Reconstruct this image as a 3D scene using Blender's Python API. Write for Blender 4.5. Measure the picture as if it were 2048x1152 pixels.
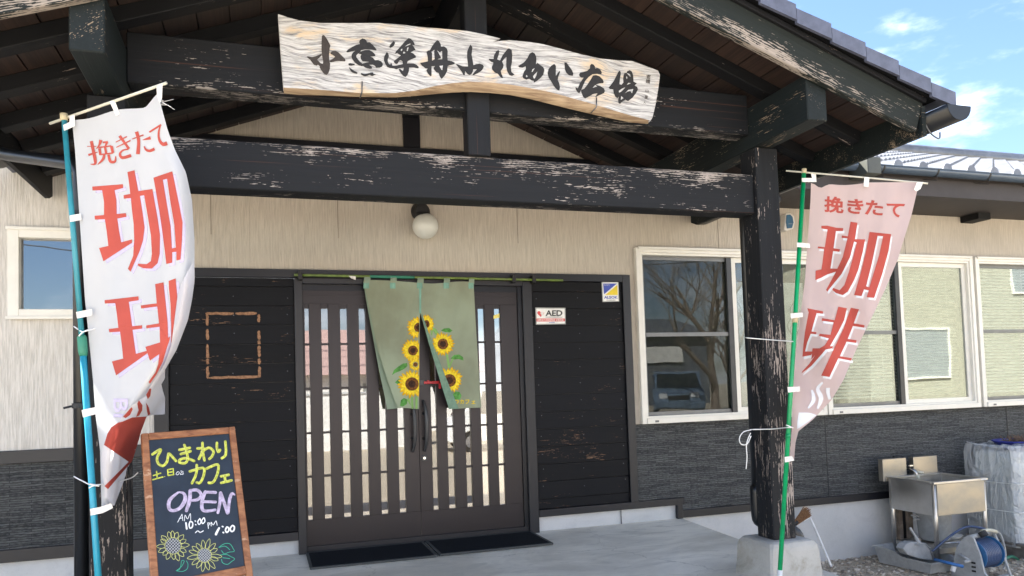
import bpy, bmesh, math, random
from mathutils import Vector, Matrix, noise as mnoise
from mathutils.geometry import tessellate_polygon
random.seed(7)
sc = bpy.context.scene
for o in list(bpy.data.objects): bpy.data.objects.remove(o)

# ------------------------------------------------------------------ camera
CAMP = Vector((0.0, -6.2, 1.18))
FPX, YAW, PITCH, ROLL, PPY = 1530.47, 0.316938, 0.0484239, -0.0322282, 700.87
fw = Vector((math.sin(YAW)*math.cos(PITCH), math.cos(YAW)*math.cos(PITCH), math.sin(PITCH)))
r0 = Vector((math.cos(YAW), -math.sin(YAW), 0)); u0 = r0.cross(fw)
RT = math.cos(ROLL)*r0 + math.sin(ROLL)*u0; UP = -math.sin(ROLL)*r0 + math.cos(ROLL)*u0
cd = bpy.data.cameras.new('camera'); cam = bpy.data.objects.new('camera', cd); sc.collection.objects.link(cam)
m = Matrix((RT, UP, -fw)).transposed().to_4x4(); m.translation = CAMP; cam.matrix_world = m
cd.sensor_width = 36; cd.lens = FPX/2048*36; cd.shift_y = (PPY-576)/2048; cd.clip_start = .05; cd.clip_end = 2000
sc.camera = cam

# ------------------------------------------------------------------ sky, sun, exposure
SUN_EL, SUN_AZ = math.radians(45), math.radians(-38)
w = bpy.data.worlds.new('World'); sc.world = w; w.use_nodes = True
nt = w.node_tree; nt.nodes.clear()
def N(nt, t, **k):
    n = nt.nodes.new(t)
    for a, b in k.items(): setattr(n, a, b)
    return n
sky = N(nt, 'ShaderNodeTexSky', sky_type='NISHITA', sun_disc=False, sun_elevation=SUN_EL, sun_rotation=SUN_AZ)
sky.air_density = 1.15; sky.dust_density = .3; sky.ozone_density = 2.0
bg = N(nt, 'ShaderNodeBackground'); bg.inputs[1].default_value = .068
tc = N(nt, 'ShaderNodeTexCoord'); mp = N(nt, 'ShaderNodeMapping'); mp.inputs['Scale'].default_value = (1, 1, 2.6); mp.inputs['Location'].default_value = (7.7, .2, .1)
n1 = N(nt, 'ShaderNodeTexNoise'); n1.inputs['Scale'].default_value = 3.4; n1.inputs['Detail'].default_value = 7; n1.inputs['Roughness'].default_value = .56
sx = N(nt, 'ShaderNodeSeparateXYZ'); mr = N(nt, 'ShaderNodeMapRange'); mr.inputs[1].default_value = .02; mr.inputs[2].default_value = .5; mr.inputs[3].default_value = .16; mr.inputs[4].default_value = .05
ad = N(nt, 'ShaderNodeMath', operation='ADD'); mr2 = N(nt, 'ShaderNodeMapRange', interpolation_type='SMOOTHSTEP'); mr2.inputs[1].default_value = .55; mr2.inputs[2].default_value = .78
mx = N(nt, 'ShaderNodeMix', data_type='RGBA'); mx.inputs[7].default_value = (10.5, 10.8, 11.2, 1)
out = N(nt, 'ShaderNodeOutputWorld'); L = nt.links.new
L(tc.outputs['Generated'], mp.inputs[0]); L(mp.outputs[0], n1.inputs['Vector']); L(tc.outputs['Generated'], sx.inputs[0]); L(sx.outputs[2], mr.inputs[0])
L(n1.outputs[0], ad.inputs[0]); L(mr.outputs[0], ad.inputs[1]); L(ad.outputs[0], mr2.inputs[0]); L(mr2.outputs[0], mx.inputs[0]); L(sky.outputs[0], mx.inputs[6])
tn = N(nt, 'ShaderNodeMix', data_type='RGBA', blend_type='MULTIPLY'); tn.inputs[0].default_value = 1; tn.inputs[7].default_value = (.62, .66, .76, 1); L(sky.outputs[0], tn.inputs[6]); L(tn.outputs[2], mx.inputs[6])
L(mx.outputs[2], bg.inputs[0]); L(bg.outputs[0], out.inputs[0])
sd = bpy.data.lights.new('sun', 'SUN'); sd.energy = 5.0; sd.angle = math.radians(.53); sd.color = (1, .95, .86)
so = bpy.data.objects.new('sun', sd); sc.collection.objects.link(so)
sdir = Vector((math.sin(SUN_AZ)*math.cos(SUN_EL), math.cos(SUN_AZ)*math.cos(SUN_EL), math.sin(SUN_EL)))
so.rotation_euler = sdir.to_track_quat('Z', 'Y').to_euler(); so.location = (0, 0, 30)
vs = sc.view_settings; vs.view_transform = 'Standard'; vs.look = 'None'; vs.gamma = 1; vs.exposure = 2.6; vs.use_curve_mapping = False
try:
    sc.cycles.use_denoising = True; sc.cycles.max_bounces = 8; sc.cycles.transparent_max_bounces = 12
except Exception: pass

# ------------------------------------------------------------------ sight lines measured on the place (surveying helper)
def ray(x, y): return RT*((x-1024)/FPX) - UP*((y-PPY)/FPX) + fw
def SY(x, y, Y=0.0):
    d = ray(x, y); return CAMP + d*((Y-CAMP.y)/d.y)
def SZ(x, y, Z=0.0):
    d = ray(x, y); return CAMP + d*((Z-CAMP.z)/d.z)
def SP(x, y, p, n):
    d = ray(x, y); return CAMP + d*((p-CAMP).dot(n)/d.dot(n))

# ------------------------------------------------------------------ object helpers
def inv_world(o):
    mt = Matrix.Identity(4); ch = []
    while o: ch.append(o); o = o.parent
    for c in reversed(ch): mt = mt @ c.matrix_parent_inverse @ c.matrix_basis
    return mt.inverted()
def link(o, parent=None):
    sc.collection.objects.link(o)
    if parent: o.parent = parent; o.matrix_parent_inverse = inv_world(parent)
    return o
def thing(name, label, cat, loc=(0, 0, 0), group=None):
    o = bpy.data.objects.new(name, None); o.location = loc; o.empty_display_size = .1; link(o)
    o['label'] = label; o['category'] = cat
    if group: o['group'] = group
    return o
def tag(o, label=None, cat=None, group=None, kind=None):
    if label: o['label'] = label
    if cat: o['category'] = cat
    if group: o['group'] = group
    if kind: o['kind'] = kind
    return o
def mesh(name, vs_, fs, mat, parent=None, smooth=False, mtx=None, center=True, bev=0, mats=None, mi=None):
    vs_ = [Vector(v) for v in vs_]
    if mtx is None:
        c = sum(vs_, Vector())/max(1, len(vs_)) if center else Vector()
        vs_ = [v-c for v in vs_]; mtx = Matrix.Translation(c)
    me = bpy.data.meshes.new(name); me.from_pydata(vs_, [], fs)
    for mm in (mats or [mat]):
        if mm: me.materials.append(mm)
    if mi:
        for p, i in zip(me.polygons, mi): p.material_index = i
    if bev:
        bm = bmesh.new(); bm.from_mesh(me)
        bmesh.ops.bevel(bm, geom=list(bm.edges), offset=bev, segments=1, affect='EDGES', clamp_overlap=True)
        bm.to_mesh(me); bm.free()
    if smooth:
        for p in me.polygons: p.use_smooth = True
    me.update()
    o = bpy.data.objects.new(name, me); o.matrix_world = mtx; o.matrix_basis = mtx
    return link(o, parent)
BF = [(0, 3, 2, 1), (4, 5, 6, 7), (0, 1, 5, 4), (1, 2, 6, 5), (2, 3, 7, 6), (3, 0, 4, 7)]
def bverts(x0, x1, y0, y1, z0, z1):
    return [(x0, y0, z0), (x1, y0, z0), (x1, y1, z0), (x0, y1, z0), (x0, y0, z1), (x1, y0, z1), (x1, y1, z1), (x0, y1, z1)]
def box(name, x0, x1, y0, y1, z0, z1, mat, parent=None, bev=0.0):
    return mesh(name, bverts(x0, x1, y0, y1, z0, z1), BF, mat, parent, bev=bev)
def join(name, parts, mat, parent=None, bev=0, smooth=False, mats=None):
    V, F, I = [], [], []
    for p in parts:
        v, f = p[0], p[1]; k = len(V); V += [tuple(a) for a in v]; F += [tuple(i+k for i in q) for q in f]
        I += [p[2] if len(p) > 2 else 0]*len(f)
    return mesh(name, V, F, mat, parent, smooth=smooth, bev=bev, mats=mats, mi=I if mats else None)
def bx(*a): return (bverts(*a), BF)
def beam(name, p0, p1, w_, h, mat, parent=None, up=(0, 0, 1), bev=.004, label=None):
    p0, p1 = Vector(p0), Vector(p1); X = (p1-p0).normalized(); Z = Vector(up); Z = (Z-X*Z.dot(X)).normalized(); Y = Z.cross(X)
    mt = Matrix((X, Y, Z)).transposed().to_4x4(); mt.translation = (p0+p1)/2; l = (p1-p0).length
    return mesh(name, bverts(-l/2, l/2, -w_/2, w_/2, -h/2, h/2), BF, mat, parent, mtx=mt, bev=bev)
def tubegeo(pts, r, res=8, cap=True):
    pts = [Vector(p) for p in pts]; n = len(pts); V, F = [], []
    rr = r if isinstance(r, (list, tuple)) else [r]*n
    ref = None
    for i, p in enumerate(pts):
        t = (pts[min(i+1, n-1)]-pts[max(i-1, 0)]).normalized()
        if ref is None: ref = Vector((0, 0, 1)) if abs(t.z) < .9 else Vector((1, 0, 0))
        a = (ref-t*ref.dot(t)).normalized(); b = t.cross(a); ref = a
        for k in range(res):
            q = 2*math.pi*k/res; V.append(p+(a*math.cos(q)+b*math.sin(q))*rr[i])
    for i in range(n-1):
        for k in range(res):
            F.append((i*res+k, i*res+(k+1) % res, (i+1)*res+(k+1) % res, (i+1)*res+k))
    if cap: F += [tuple(range(res))[::-1], tuple(range((n-1)*res, n*res))]
    return V, F
def tube(name, pts, r, mat, parent=None, res=8, smooth=True):
    V, F = tubegeo(pts, r, res); return mesh(name, V, F, mat, parent, smooth=smooth)
def spline(pts, n=6):
    pts = [Vector(p) for p in pts]; P = [pts[0]]+pts+[pts[-1]]; o = []
    for i in range(1, len(P)-2):
        for k in range(n):
            t = k/n; a, b, c, d = P[i-1:i+3]
            o.append(.5*((2*b)+(c-a)*t+(2*a-5*b+4*c-d)*t*t+(3*b-a-3*c+d)*t**3))
    o.append(pts[-1]); return o
def lathe(prof, c=(0, 0, 0), res=20, axis='z'):
    V, F = [], []
    for (r, z) in prof:
        for k in range(res):
            q = 2*math.pi*k/res; a, b = r*math.cos(q), r*math.sin(q)
            v = (a, b, z) if axis == 'z' else ((z, a, b) if axis == 'x' else (a, z, b))
            V.append(Vector(v)+Vector(c))
    for i in range(len(prof)-1):
        for k in range(res): F.append((i*res+k, i*res+(k+1) % res, (i+1)*res+(k+1) % res, (i+1)*res+k))
    F += [tuple(range(res))[::-1], tuple(range((len(prof)-1)*res, len(prof)*res))]
    return V, F
def prism(poly, d, mat, name, parent=None, bev=0, smooth=False, mats=None):
    """closed outline (3-D points) given thickness along vector d"""
    d = Vector(d); n = len(poly); P = [Vector(p) for p in poly]
    V = P+[p+d for p in P]; F = [tuple(range(n)), tuple(range(2*n-1, n-1, -1))]+[(i, (i+1) % n, (i+1) % n+n, i+n)[::-1] for i in range(n)]
    o = mesh(name, V, F, mat, parent, bev=bev, mats=mats)
    bm = bmesh.new(); bm.from_mesh(o.data); bmesh.ops.recalc_face_normals(bm, faces=bm.faces); bm.to_mesh(o.data); bm.free()
    return o
# print on a surface: outlines traced as (x, y) sight points, laid on surface(x,y)
def decal_geo(polys, surf, off=.0025, maxe=9.0, step=0.0):
    V, F = [], []
    for pi, poly in enumerate(polys):
        if len(poly) < 2: continue
        loops = poly if isinstance(poly[0], list) else [poly]
        LP_ = [[Vector((p[0], p[1], 0)) for p in lp] for lp in loops]; P = [p for lp in LP_ for p in lp]
        tris = [[P[i].copy() for i in t] for t in tessellate_polygon(LP_)]
        st = tris
        out_ = []
        while st:
            a, b, c = st.pop()
            e = [(b-a).length, (c-b).length, (a-c).length]; k = e.index(max(e))
            if e[k] > maxe:
                if k == 0: mm = (a+b)/2; st += [[a, mm, c], [mm, b, c]]
                elif k == 1: mm = (b+c)/2; st += [[a, b, mm], [a, mm, c]]
                else: mm = (c+a)/2; st += [[a, b, mm], [mm, b, c]]
            else: out_.append((a, b, c))
        ix = {}
        for t in out_:
            f = []
            for v in t:
                k = (round(v.x, 3), round(v.y, 3))
                if k not in ix:
                    p = surf(v.x, v.y); ix[k] = len(V); V.append(p+(CAMP-p).normalized()*(off+step*pi))
                f.append(ix[k])
            a, b, c = (V[i] for i in f)
            if (b-a).cross(c-a).dot(CAMP-a) < 0: f = f[::-1]
            if (b-a).cross(c-a).length > 1e-12: F.append(tuple(f))
    return V, F
def decal(name, polys, surf, mat, parent, off=.0025, maxe=9.0, step=.00015):
    V, F = decal_geo(polys, surf, off, maxe, step)
    return mesh(name, V, F, mat, parent) if F else None
def ribbon(pts, w_, round_=True, sm=4):
    """brush stroke outline from a centre line of (x,y[,w])"""
    P = [Vector((p[0], p[1], (p[2] if len(p) > 2 else w_)/2)) for p in pts]
    if sm and len(P) > 2: P = spline(P, sm)
    Lf, Rg = [], []; n = len(P); out = []
    for i, p in enumerate(P):
        a, b = P[max(i-1, 0)], P[min(i+1, n-1)]; t = Vector((b.x-a.x, b.y-a.y))
        if t.length < 1e-6: t = Vector((1, 0))
        t.normalize(); nn = Vector((-t.y, t.x)); Lf.append(Vector((p.x, p.y))+nn*p.z); Rg.append(Vector((p.x, p.y))-nn*p.z)
    for i in range(n-1): out.append([Lf[i], Lf[i+1], Rg[i+1], Rg[i]])
    if round_:
        for q in (P[0], P[-1]): out.append([(q.x+q.z*math.cos(a*math.pi/4), q.y+q.z*math.sin(a*math.pi/4)) for a in range(8)])
    return out
def strokes(name, lines, w_, surf, mat, parent, off=.002, sm=4):
    V, F = [], []; k = 0
    for ln in lines:
        v, f = decal_geo(ribbon(ln, w_, sm=sm), surf, off+k*.00002, 30, .000006); b = len(V); V += v; F += [tuple(i+b for i in q) for q in f]; k += 1
    return mesh(name, V, F, mat, parent) if F else None
def text_polys(s, bold=0.0):
    c = bpy.data.curves.new('txt', 'FONT'); c.body = s; c.size = 1; c.offset = bold; c.resolution_u = 3; c.fill_mode = 'BOTH'
    o = bpy.data.objects.new('txt', c); sc.collection.objects.link(o)
    bpy.context.view_layer.update(); dg = bpy.context.evaluated_depsgraph_get()
    me = o.evaluated_get(dg).to_mesh(); V = [v.co.copy() for v in me.vertices]; F = [tuple(p.vertices) for p in me.polygons]
    o.evaluated_get(dg).to_mesh_clear(); bpy.data.objects.remove(o); bpy.data.curves.remove(c)
    return V, F
def text(name, s, quad, surf, mat, parent, off=.0025, bold=0.0, maxe=9.0):
    """type set into the four sight points quad = TL,TR,BR,BL"""
    V, F = text_polys(s, bold)
    if not V: return None
    x0, x1 = min(v.x for v in V), max(v.x for v in V); y0, y1 = min(v.y for v in V), max(v.y for v in V)
    TL, TR, BR, BL = [Vector(q) for q in quad]
    def mpq(v):
        u = (v.x-x0)/(x1-x0); t = (y1-v.y)/(y1-y0); a = TL.lerp(TR, u); b = BL.lerp(BR, u); return a.lerp(b, t)
    polys = [[mpq(V[i]) for i in f] for f in F]
    return decal(name, polys, surf, mat, parent, off, maxe, 0.0)

# ------------------------------------------------------------------ materials
MATS = {}
class MB:
    def __init__(s, name):
        s.m = bpy.data.materials.new(name); s.m.use_nodes = True; s.nt = s.m.node_tree; s.nt.nodes.clear()
        s.out = s.n('ShaderNodeOutputMaterial'); s.b = s.n('ShaderNodeBsdfPrincipled'); s.l(s.b.outputs[0], s.out.inputs[0]); MATS[name] = s.m
    def n(s, t, **k): return N(s.nt, t, **k)
    def l(s, a, b): s.nt.links.new(a, b)
    def co(s, scale=(1, 1, 1), rnd=True, kind='Object', rot=(0, 0, 0)):
        t = s.n('ShaderNodeTexCoord'); mp = s.n('ShaderNodeMapping'); mp.inputs['Scale'].default_value = scale; mp.inputs['Rotation'].default_value = rot
        src = t.outputs[kind]
        if rnd:
            oi = s.n('ShaderNodeObjectInfo'); mu = s.n('ShaderNodeVectorMath', operation='MULTIPLY_ADD')
            cb = s.n('ShaderNodeCombineXYZ'); s.l(oi.outputs['Random'], cb.inputs[0]); s.l(oi.outputs['Random'], cb.inputs[1]); s.l(oi.outputs['Random'], cb.inputs[2])
            mu.inputs[1].default_value = (17.3, 31.7, 23.9); s.l(cb.outputs[0], mu.inputs[0]); s.l(src, mu.inputs[2]); src = mu.outputs[0]
        s.l(src, mp.inputs[0]); return mp.outputs[0]
    def noise(s, vec, scale=1, detail=4, rough=.55, dist=0):
        t = s.n('ShaderNodeTexNoise'); t.inputs['Scale'].default_value = scale; t.inputs['Detail'].default_value = detail; t.inputs['Roughness'].default_value = rough
        t.inputs['Distortion'].default_value = dist; s.l(vec, t.inputs['Vector']); return t.outputs[0]
    def voro(s, vec, scale=1, feat='F1', out='Distance'):
        t = s.n('ShaderNodeTexVoronoi', feature=feat); t.inputs['Scale'].default_value = scale; s.l(vec, t.inputs['Vector']); return t.outputs[out]
    def math(s, op, a, b=0.0, c=None):
        t = s.n('ShaderNodeMath', operation=op)
        for i, v in enumerate((a, b, c)):
            if v is None: continue
            if hasattr(v, 'links'): s.l(v, t.inputs[i])
            else: t.inputs[i].default_value = v
        return t.outputs[0]
    def rng(s, v, a, b, c=0, d=1, smooth=True):
        t = s.n('ShaderNodeMapRange', interpolation_type='SMOOTHSTEP' if smooth else 'LINEAR')
        s.l(v, t.inputs[0])
        for i, x in enumerate((a, b, c, d)): t.inputs[i+1].default_value = x
        return t.outputs[0]
    def mix(s, f, a, b):
        t = s.n('ShaderNodeMix', data_type='RGBA')
        for i, v in ((0, f), (6, a), (7, b)):
            if hasattr(v, 'links'): s.l(v, t.inputs[i])
            else: t.inputs[i].default_value = v if i == 0 else (*v, 1)
        return t.outputs[2]
    def bump(s, h, dist=.002, strength=1.0):
        t = s.n('ShaderNodeBump'); t.inputs['Distance'].default_value = dist; t.inputs['Strength'].default_value = strength; s.l(h, t.inputs['Height'])
        s.l(t.outputs[0], s.b.inputs['Normal']); return t
    def set(s, col=None, rough=None, metal=None, spec=None):
        for k, v in (('Base Color', col), ('Roughness', rough), ('Metallic', metal), ('Specular IOR Level', spec)):
            if v is None: continue
            if hasattr(v, 'links'): s.l(v, s.b.inputs[k])
            else: s.b.inputs[k].default_value = (*v, 1) if k == 'Base Color' else v
        return s
def plain(name, col, rough=.5, metal=0, spec=.5, var=.12, scale=8, bump=0):
    s = MB(name); n = s.noise(s.co(), scale, 5, .6)
    c2 = tuple(min(1, x*(1+var)) for x in col); c1 = tuple(x*(1-var) for x in col)
    s.set(s.mix(s.rng(n, .3, .7), c1, c2), rough, metal, spec)
    if bump: s.bump(s.noise(s.co(), scale*20, 3), bump)
    return s.m
def weathered(name, amount, dark=(.0075, .0085, .0105), bare=(.40, .33, .29), axis=0, edge=0.0, low=0.0, red=0.0, lower=None):
    """black stained timber whose stain has flaked off along the grain; amount 0..1"""
    s = MB(name)
    def sc_(a, b): v = [b, b, b]; v[axis] = a; return tuple(v)
    warp = s.noise(s.co(sc_(1.5, 7)), 1, 3, .5, .6)
    sp = s.n('ShaderNodeSeparateXYZ'); s.l(s.co((1, 1, 1)), sp.inputs[0]); o1, o2 = [i for i in range(3) if i != axis]
    cc = s.math('MULTIPLY_ADD', sp.outputs[o1], .7, sp.outputs[o2])
    ph = s.math('FRACT', s.math('MULTIPLY_ADD', warp, 7.0, s.math('MULTIPLY', cc, 88)))
    tri = s.math('MULTIPLY', s.math('ABSOLUTE', s.math('SUBTRACT', ph, .5)), 2.0)
    brk = s.noise(s.co(sc_(11, 75)), 1, 3, .65, .2)
    spk = s.noise(s.co(sc_(45, 170)), 1, 2, .6)
    patch = s.noise(s.co(sc_(2.2, 7)), 1, 4, .62)
    v = s.math('MULTIPLY_ADD', patch, .85, s.math('MULTIPLY_ADD', brk, .62, s.math('MULTIPLY_ADD', spk, .34, s.math('MULTIPLY', tri, .17))))
    if low:
        t = s.n('ShaderNodeTexCoord'); g = s.n('ShaderNodeSeparateXYZ'); s.l(t.outputs['Object'], g.inputs[0])
        v = s.math('ADD', v, s.rng(g.outputs[axis], -1.3, .6, low, 0, False))
    if edge:
        t = s.n('ShaderNodeTexCoord'); g = s.n('ShaderNodeSeparateXYZ'); s.l(t.outputs['Object'], g.inputs[0])
        v = s.math('ADD', v, s.rng(g.outputs[2], .02, .12, 0, edge, False))
    if lower:
        t = s.n('ShaderNodeTexCoord'); g = s.n('ShaderNodeSeparateXYZ'); s.l(t.outputs['Object'], g.inputs[0])
        v = s.math('ADD', v, s.rng(g.outputs[2], lower[0], lower[1], lower[2], 0, False))
    th = 1.28-amount*.4
    f = s.rng(v, th, th+.03)
    grain = s.noise(s.co(sc_(1.5, 55)), 1, 5, .65, .8)
    base = s.mix(s.rng(grain, .3, .75), tuple(x*.8 for x in dark), tuple(x*1.35 for x in dark))
    if red: base = s.mix(s.rng(s.noise(s.co(sc_(.7, 70)), 1, 2), .66, .70, 0, red), base, (.16, .06, .03))
    bc = s.mix(s.rng(grain, .3, .7), tuple(x*.62 for x in bare), bare)
    oi_ = s.n('ShaderNodeObjectInfo'); base = s.mix(s.math('MULTIPLY', oi_.outputs['Random'], .6), base, tuple(x*1.9 for x in dark)); bc = s.mix(s.rng(patch, .45, .62), tuple(x*.6 for x in bare), bc)
    s.set(s.mix(f, base, bc), s.rng(f, 0, 1, .62, .9), 0, .22)
    h = s.math('MULTIPLY_ADD', f, -.5, grain); s.bump(h, .0016)
    return s.m
weathered('timber', .16, lower=(-.125, -.06, .14), bare=(.38,.345,.32), red=.5)
weathered('timber_front_beam', .29, bare=(.42, .375, .345), red=.4, edge=.17)
weathered('timber_post', .25, bare=(.38, .325, .29), low=.14)
weathered('timber_barge', .34, lower=(-.09, .03, .17), dark=(.011, .014, .013), bare=(.38, .33, .285))
weathered('timber_quiet', .12, dark=(.006, .0065, .008))
weathered('timber_green', .32, dark=(.008, .0115, .0125), bare=(.33, .26, .19))
weathered('plank_stain', .16, dark=(.0028, .0034, .0052), bare=(.28, .17, .11))
# soffit boards: brown stained cedar
s = MB('soffit_wood'); g = s.noise(s.co((1.2, 45, 45)), 1, 5, .6, 1.0); oi = s.n('ShaderNodeObjectInfo')
c = s.mix(s.rng(g, .3, .75), (.022, .013, .011), (.060, .034, .025)); s.set(s.mix(s.math('MULTIPLY', oi.outputs['Random'], .55), c, (.028, .022, .020)), .62); s.bump(g, .0012)
# stucco-like siding with vertical combed relief
def siding(name, c1, c2):
    s = MB(name); a = s.noise(s.co((95, 95, 5), False), 1, 3, .6, .45); b = s.noise(s.co((150, 150, 12), False), 1, 3, .7)
    dirt = s.noise(s.co((.9, .9, .5), False), 1, 5, .6); v = s.math('MULTIPLY_ADD', b, .35, a)
    col = s.mix(s.rng(v, .42, .92), c1, c2); col = s.mix(s.rng(dirt, .45, .75, 0, .5), col, tuple(x*.78 for x in c1)); run = s.noise(s.co((7, 7, .5), False), 1, 4, .6); col = s.mix(s.rng(run, .58, .8, 0, .16), col, tuple(x*.75 for x in c1))
    s.set(col, .85, 0, .25); s.bump(v, .009)
    return s.m
siding('siding_beige', (.45, .405, .34), (.585, .53, .45))
siding('siding_beige_lit', (.50, .475, .43), (.72, .69, .64))  # paler copy of the beige siding, bounced ground light painted into its colour
# grey ledger dado siding
s = MB('siding_grey'); v = s.co((1, 1, 1), False)
br = s.n('ShaderNodeTexBrick'); br.offset = .37; br.squash = 1; br.inputs['Scale'].default_value = 1; br.inputs['Brick Width'].default_value = .21; br.inputs['Row Height'].default_value = .0165
br.inputs['Mortar Size'].default_value = .0022; br.inputs['Mortar Smooth'].default_value = .6; br.inputs['Color1'].default_value = (.45, .45, .45, 1); br.inputs['Color2'].default_value = (.75, .75, .75, 1); br.inputs['Mortar'].default_value = (0, 0, 0, 1)
cv = s.n('ShaderNodeSeparateXYZ'); cc = s.n('ShaderNodeCombineXYZ'); wob = s.noise(s.co((5, 5, 14), False), 1, 2)
s.l(v, cv.inputs[0]); s.l(cv.outputs[0], cc.inputs[0]); s.l(s.math('MULTIPLY_ADD', wob, .026, cv.outputs[2]), cc.inputs[1]); s.l(cc.outputs[0], br.inputs['Vector'])
rg = s.noise(s.co((30, 30, 95), False), 1, 5, .72); bw = s.n('ShaderNodeRGBToBW'); s.l(br.outputs[0], bw.inputs[0])
h = s.math('MULTIPLY_ADD', rg, 1.5, bw.outputs[0]); s.set(s.mix(s.rng(h, .95, 1.75), (.026, .028, .030), (.185, .192, .190)), .62, 0, .5); s.bump(h, .022)  # relief shading put into the colour: ridges lighter, recesses darker
# concrete
def conc(name, c1, c2, stain=(.3, .29, .26), bs=.0012, st=.4):
    s = MB(name); a = s.noise(s.co((1.4, 1.4, 1.4), False), 1, 8, .62); b = s.noise(s.co((60, 60, 60), False), 1, 4, .6); d = s.noise(s.co((3.5, 1.2, 3.5), False), 1, 6, .65, .6)
    col = s.mix(s.rng(a, .3, .7), c1, c2); col = s.mix(s.rng(d, .5, .72, 0, st), col, stain); col = s.mix(s.rng(b, .55, .8, 0, .25), col, tuple(x*.6 for x in c1))
    s.set(col, s.rng(a, .3, .7, .6, .85), 0, .35); s.bump(s.math('MULTIPLY_ADD', a, .6, b), bs); return s.m
conc('concrete_slab', (.56, .545, .485), (.74, .715, .645), (.40, .38, .33), st=.6)
conc('concrete_base', (.46, .475, .48), (.58, .585, .585), (.34, .35, .36), st=.35)
conc('concrete_old', (.30, .295, .27), (.46, .45, .42), (.17, .15, .09), .004, .6)
s = MB('slab_surface'); A_ = s.noise(s.co((.9, 1.6, 1), False), 1, 7, .62, .8); B_ = s.noise(s.co((3.2, 9, 3), False), 1, 6, .68, 1.2); C_ = s.noise(s.co((70, 70, 70), False), 1, 4, .65); D_ = s.noise(s.co((11, 26, 11), False), 1, 5, .7, .6)
col = s.mix(s.rng(A_, .35, .68), (.55, .52, .45), (.80, .765, .675)); col = s.mix(s.rng(B_, .50, .70, 0, .6), col, (.46, .445, .395)); col = s.mix(s.rng(D_, .60, .78, 0, .45), col, (.80, .78, .72)); col = s.mix(s.rng(C_, .58, .8, 0, .4), col, (.33, .31, .27))
wv_ = s.n('ShaderNodeVectorMath', operation='ADD'); cb_ = s.n('ShaderNodeCombineXYZ'); dn_ = s.noise(s.co((2, 2, 2), False), 1, 5, .65); s.l(s.math('MULTIPLY', dn_, .6), cb_.inputs[0]); s.l(s.math('MULTIPLY', dn_, -.5), cb_.inputs[1]); s.l(s.co((1, 1, 1), False), wv_.inputs[0]); s.l(cb_.outputs[0], wv_.inputs[1])
vr = s.n('ShaderNodeTexVoronoi', feature='DISTANCE_TO_EDGE'); vr.inputs['Scale'].default_value = .55; s.l(wv_.outputs[0], vr.inputs['Vector']); ck = s.rng(vr.outputs[0], .0010, .0035, .28, 0); col = s.mix(ck, col, (.16, .15, .13))
s.set(col, s.rng(A_, .3, .7, .45, .75), 0, .4); s.bump(s.math('MULTIPLY_ADD', B_, .6, C_), .0014)
# gravel
s = MB('gravel'); v1 = s.voro(s.co((1, 1, 1), False), 75, 'F1', 'Color'); d1 = s.voro(s.co((1, 1, 1), False), 75); bw = s.n('ShaderNodeRGBToBW'); s.l(v1, bw.inputs[0])
col = s.mix(bw.outputs[0], (.36, .30, .225), (.64, .565, .45)); col = s.mix(s.rng(s.noise(s.co((.7, .7, .7), False), 1, 5), .4, .7, 0, .35), col, (.40, .36, .29)); s.set(col, .9, 0, .2); s.bump(s.math('MULTIPLY', d1, -1), .012)
for i, c in enumerate([(.52, .45, .35), (.40, .33, .25), (.66, .60, .51), (.28, .24, .20)]): plain('pebble_%d' % i, c, .85)
plain('joint_tan', (.25, .22, .18), .9); plain('trim_dark', (.006, .007, .011), .42); plain('door_metal', (.020, .016, .018), .38, .35, .5, .05, 2); plain('frame_dark', (.020, .024, .032), .4, .2)
plain('track_dark', (.003, .005, .009), .35, .3)
plain('aluminium_cream', (.74, .72, .65), .38, 0, .5, .04); plain('sash_grey', (.16, .165, .165), .42, .3); plain('sash_dark', (.05, .052, .055), .4, .3); plain('rubber_black', (.012, .012, .013), .6)
plain('pipe_black', (.006, .0075, .010), .34, 0, .5, .1); plain('gutter_grey', (.10, .13, .165), .26, .25, .6, .06); plain('fascia_brown', (.032, .026, .026), .6)
plain('tile_slate', (.088, .098, .142), .38, 0, .5, .18, 14); plain('tile_silver', (.155, .16, .172), .30, .15, .6, .2, 5)
plain('mat_black', (.006, .0085, .013), .93, 0, .2, .5, 160, .004); plain('mat_edge', (.05, .055, .055), .7)
plain('hook_steel', (.16, .17, .19), .4, .9); plain('pole_blue', (.02, .30, .44), .35); plain('pole_teal', (.03, .24, .30), .35); plain('pole_green', (.0, .30, .10), .33); plain('joint_green', (.03, .20, .13), .5)
plain('cap_cream', (.50, .42, .26), .6); plain('strap_white', (.72, .70, .66), .75, 0, .3, .15, 60); plain('arm_white', (.62, .60, .50), .4); plain('string_white', (.78, .78, .76), .8)
plain('slate_board', (.018, .027, .041), .36, 0, .5, .25, 5); plain('chalk_yellow', (.52, .56, .09), .85, 0, .2, .35, 90); plain('chalk_pale_yellow', (.62, .64, .22), .85, 0, .2, .2, 90); plain('chalk_white', (.80, .82, .84), .85, 0, .2, .06, 60); plain('chalk_lilac', (.46, .40, .54), .85, 0, .2, .3, 60); plain('chalk_green', (.06, .40, .26), .85)
plain('print_red', (.42, .078, .06), .8, 0, .2, .05); plain('print_lilac', (.48, .44, .59), .8, 0, .2, .05); plain('print_white', (.72, .72, .74), .8, 0, .2, .03)
plain('ink_black', (.018, .017, .017), .55, 0, .4, .25, 60); plain('ink_brown', (.040, .032, .028), .6, 0, .4, .2, 60)
plain('sign_white', (.80, .80, .77), .35); plain('sign_red', (.62, .06, .06), .4); plain('sign_black', (.012, .012, .014), .4); plain('sign_blue', (.035, .07, .42), .4); plain('sign_yellow', (.80, .60, .01), .4); plain('sign_grey', (.30, .31, .30), .4)
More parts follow.
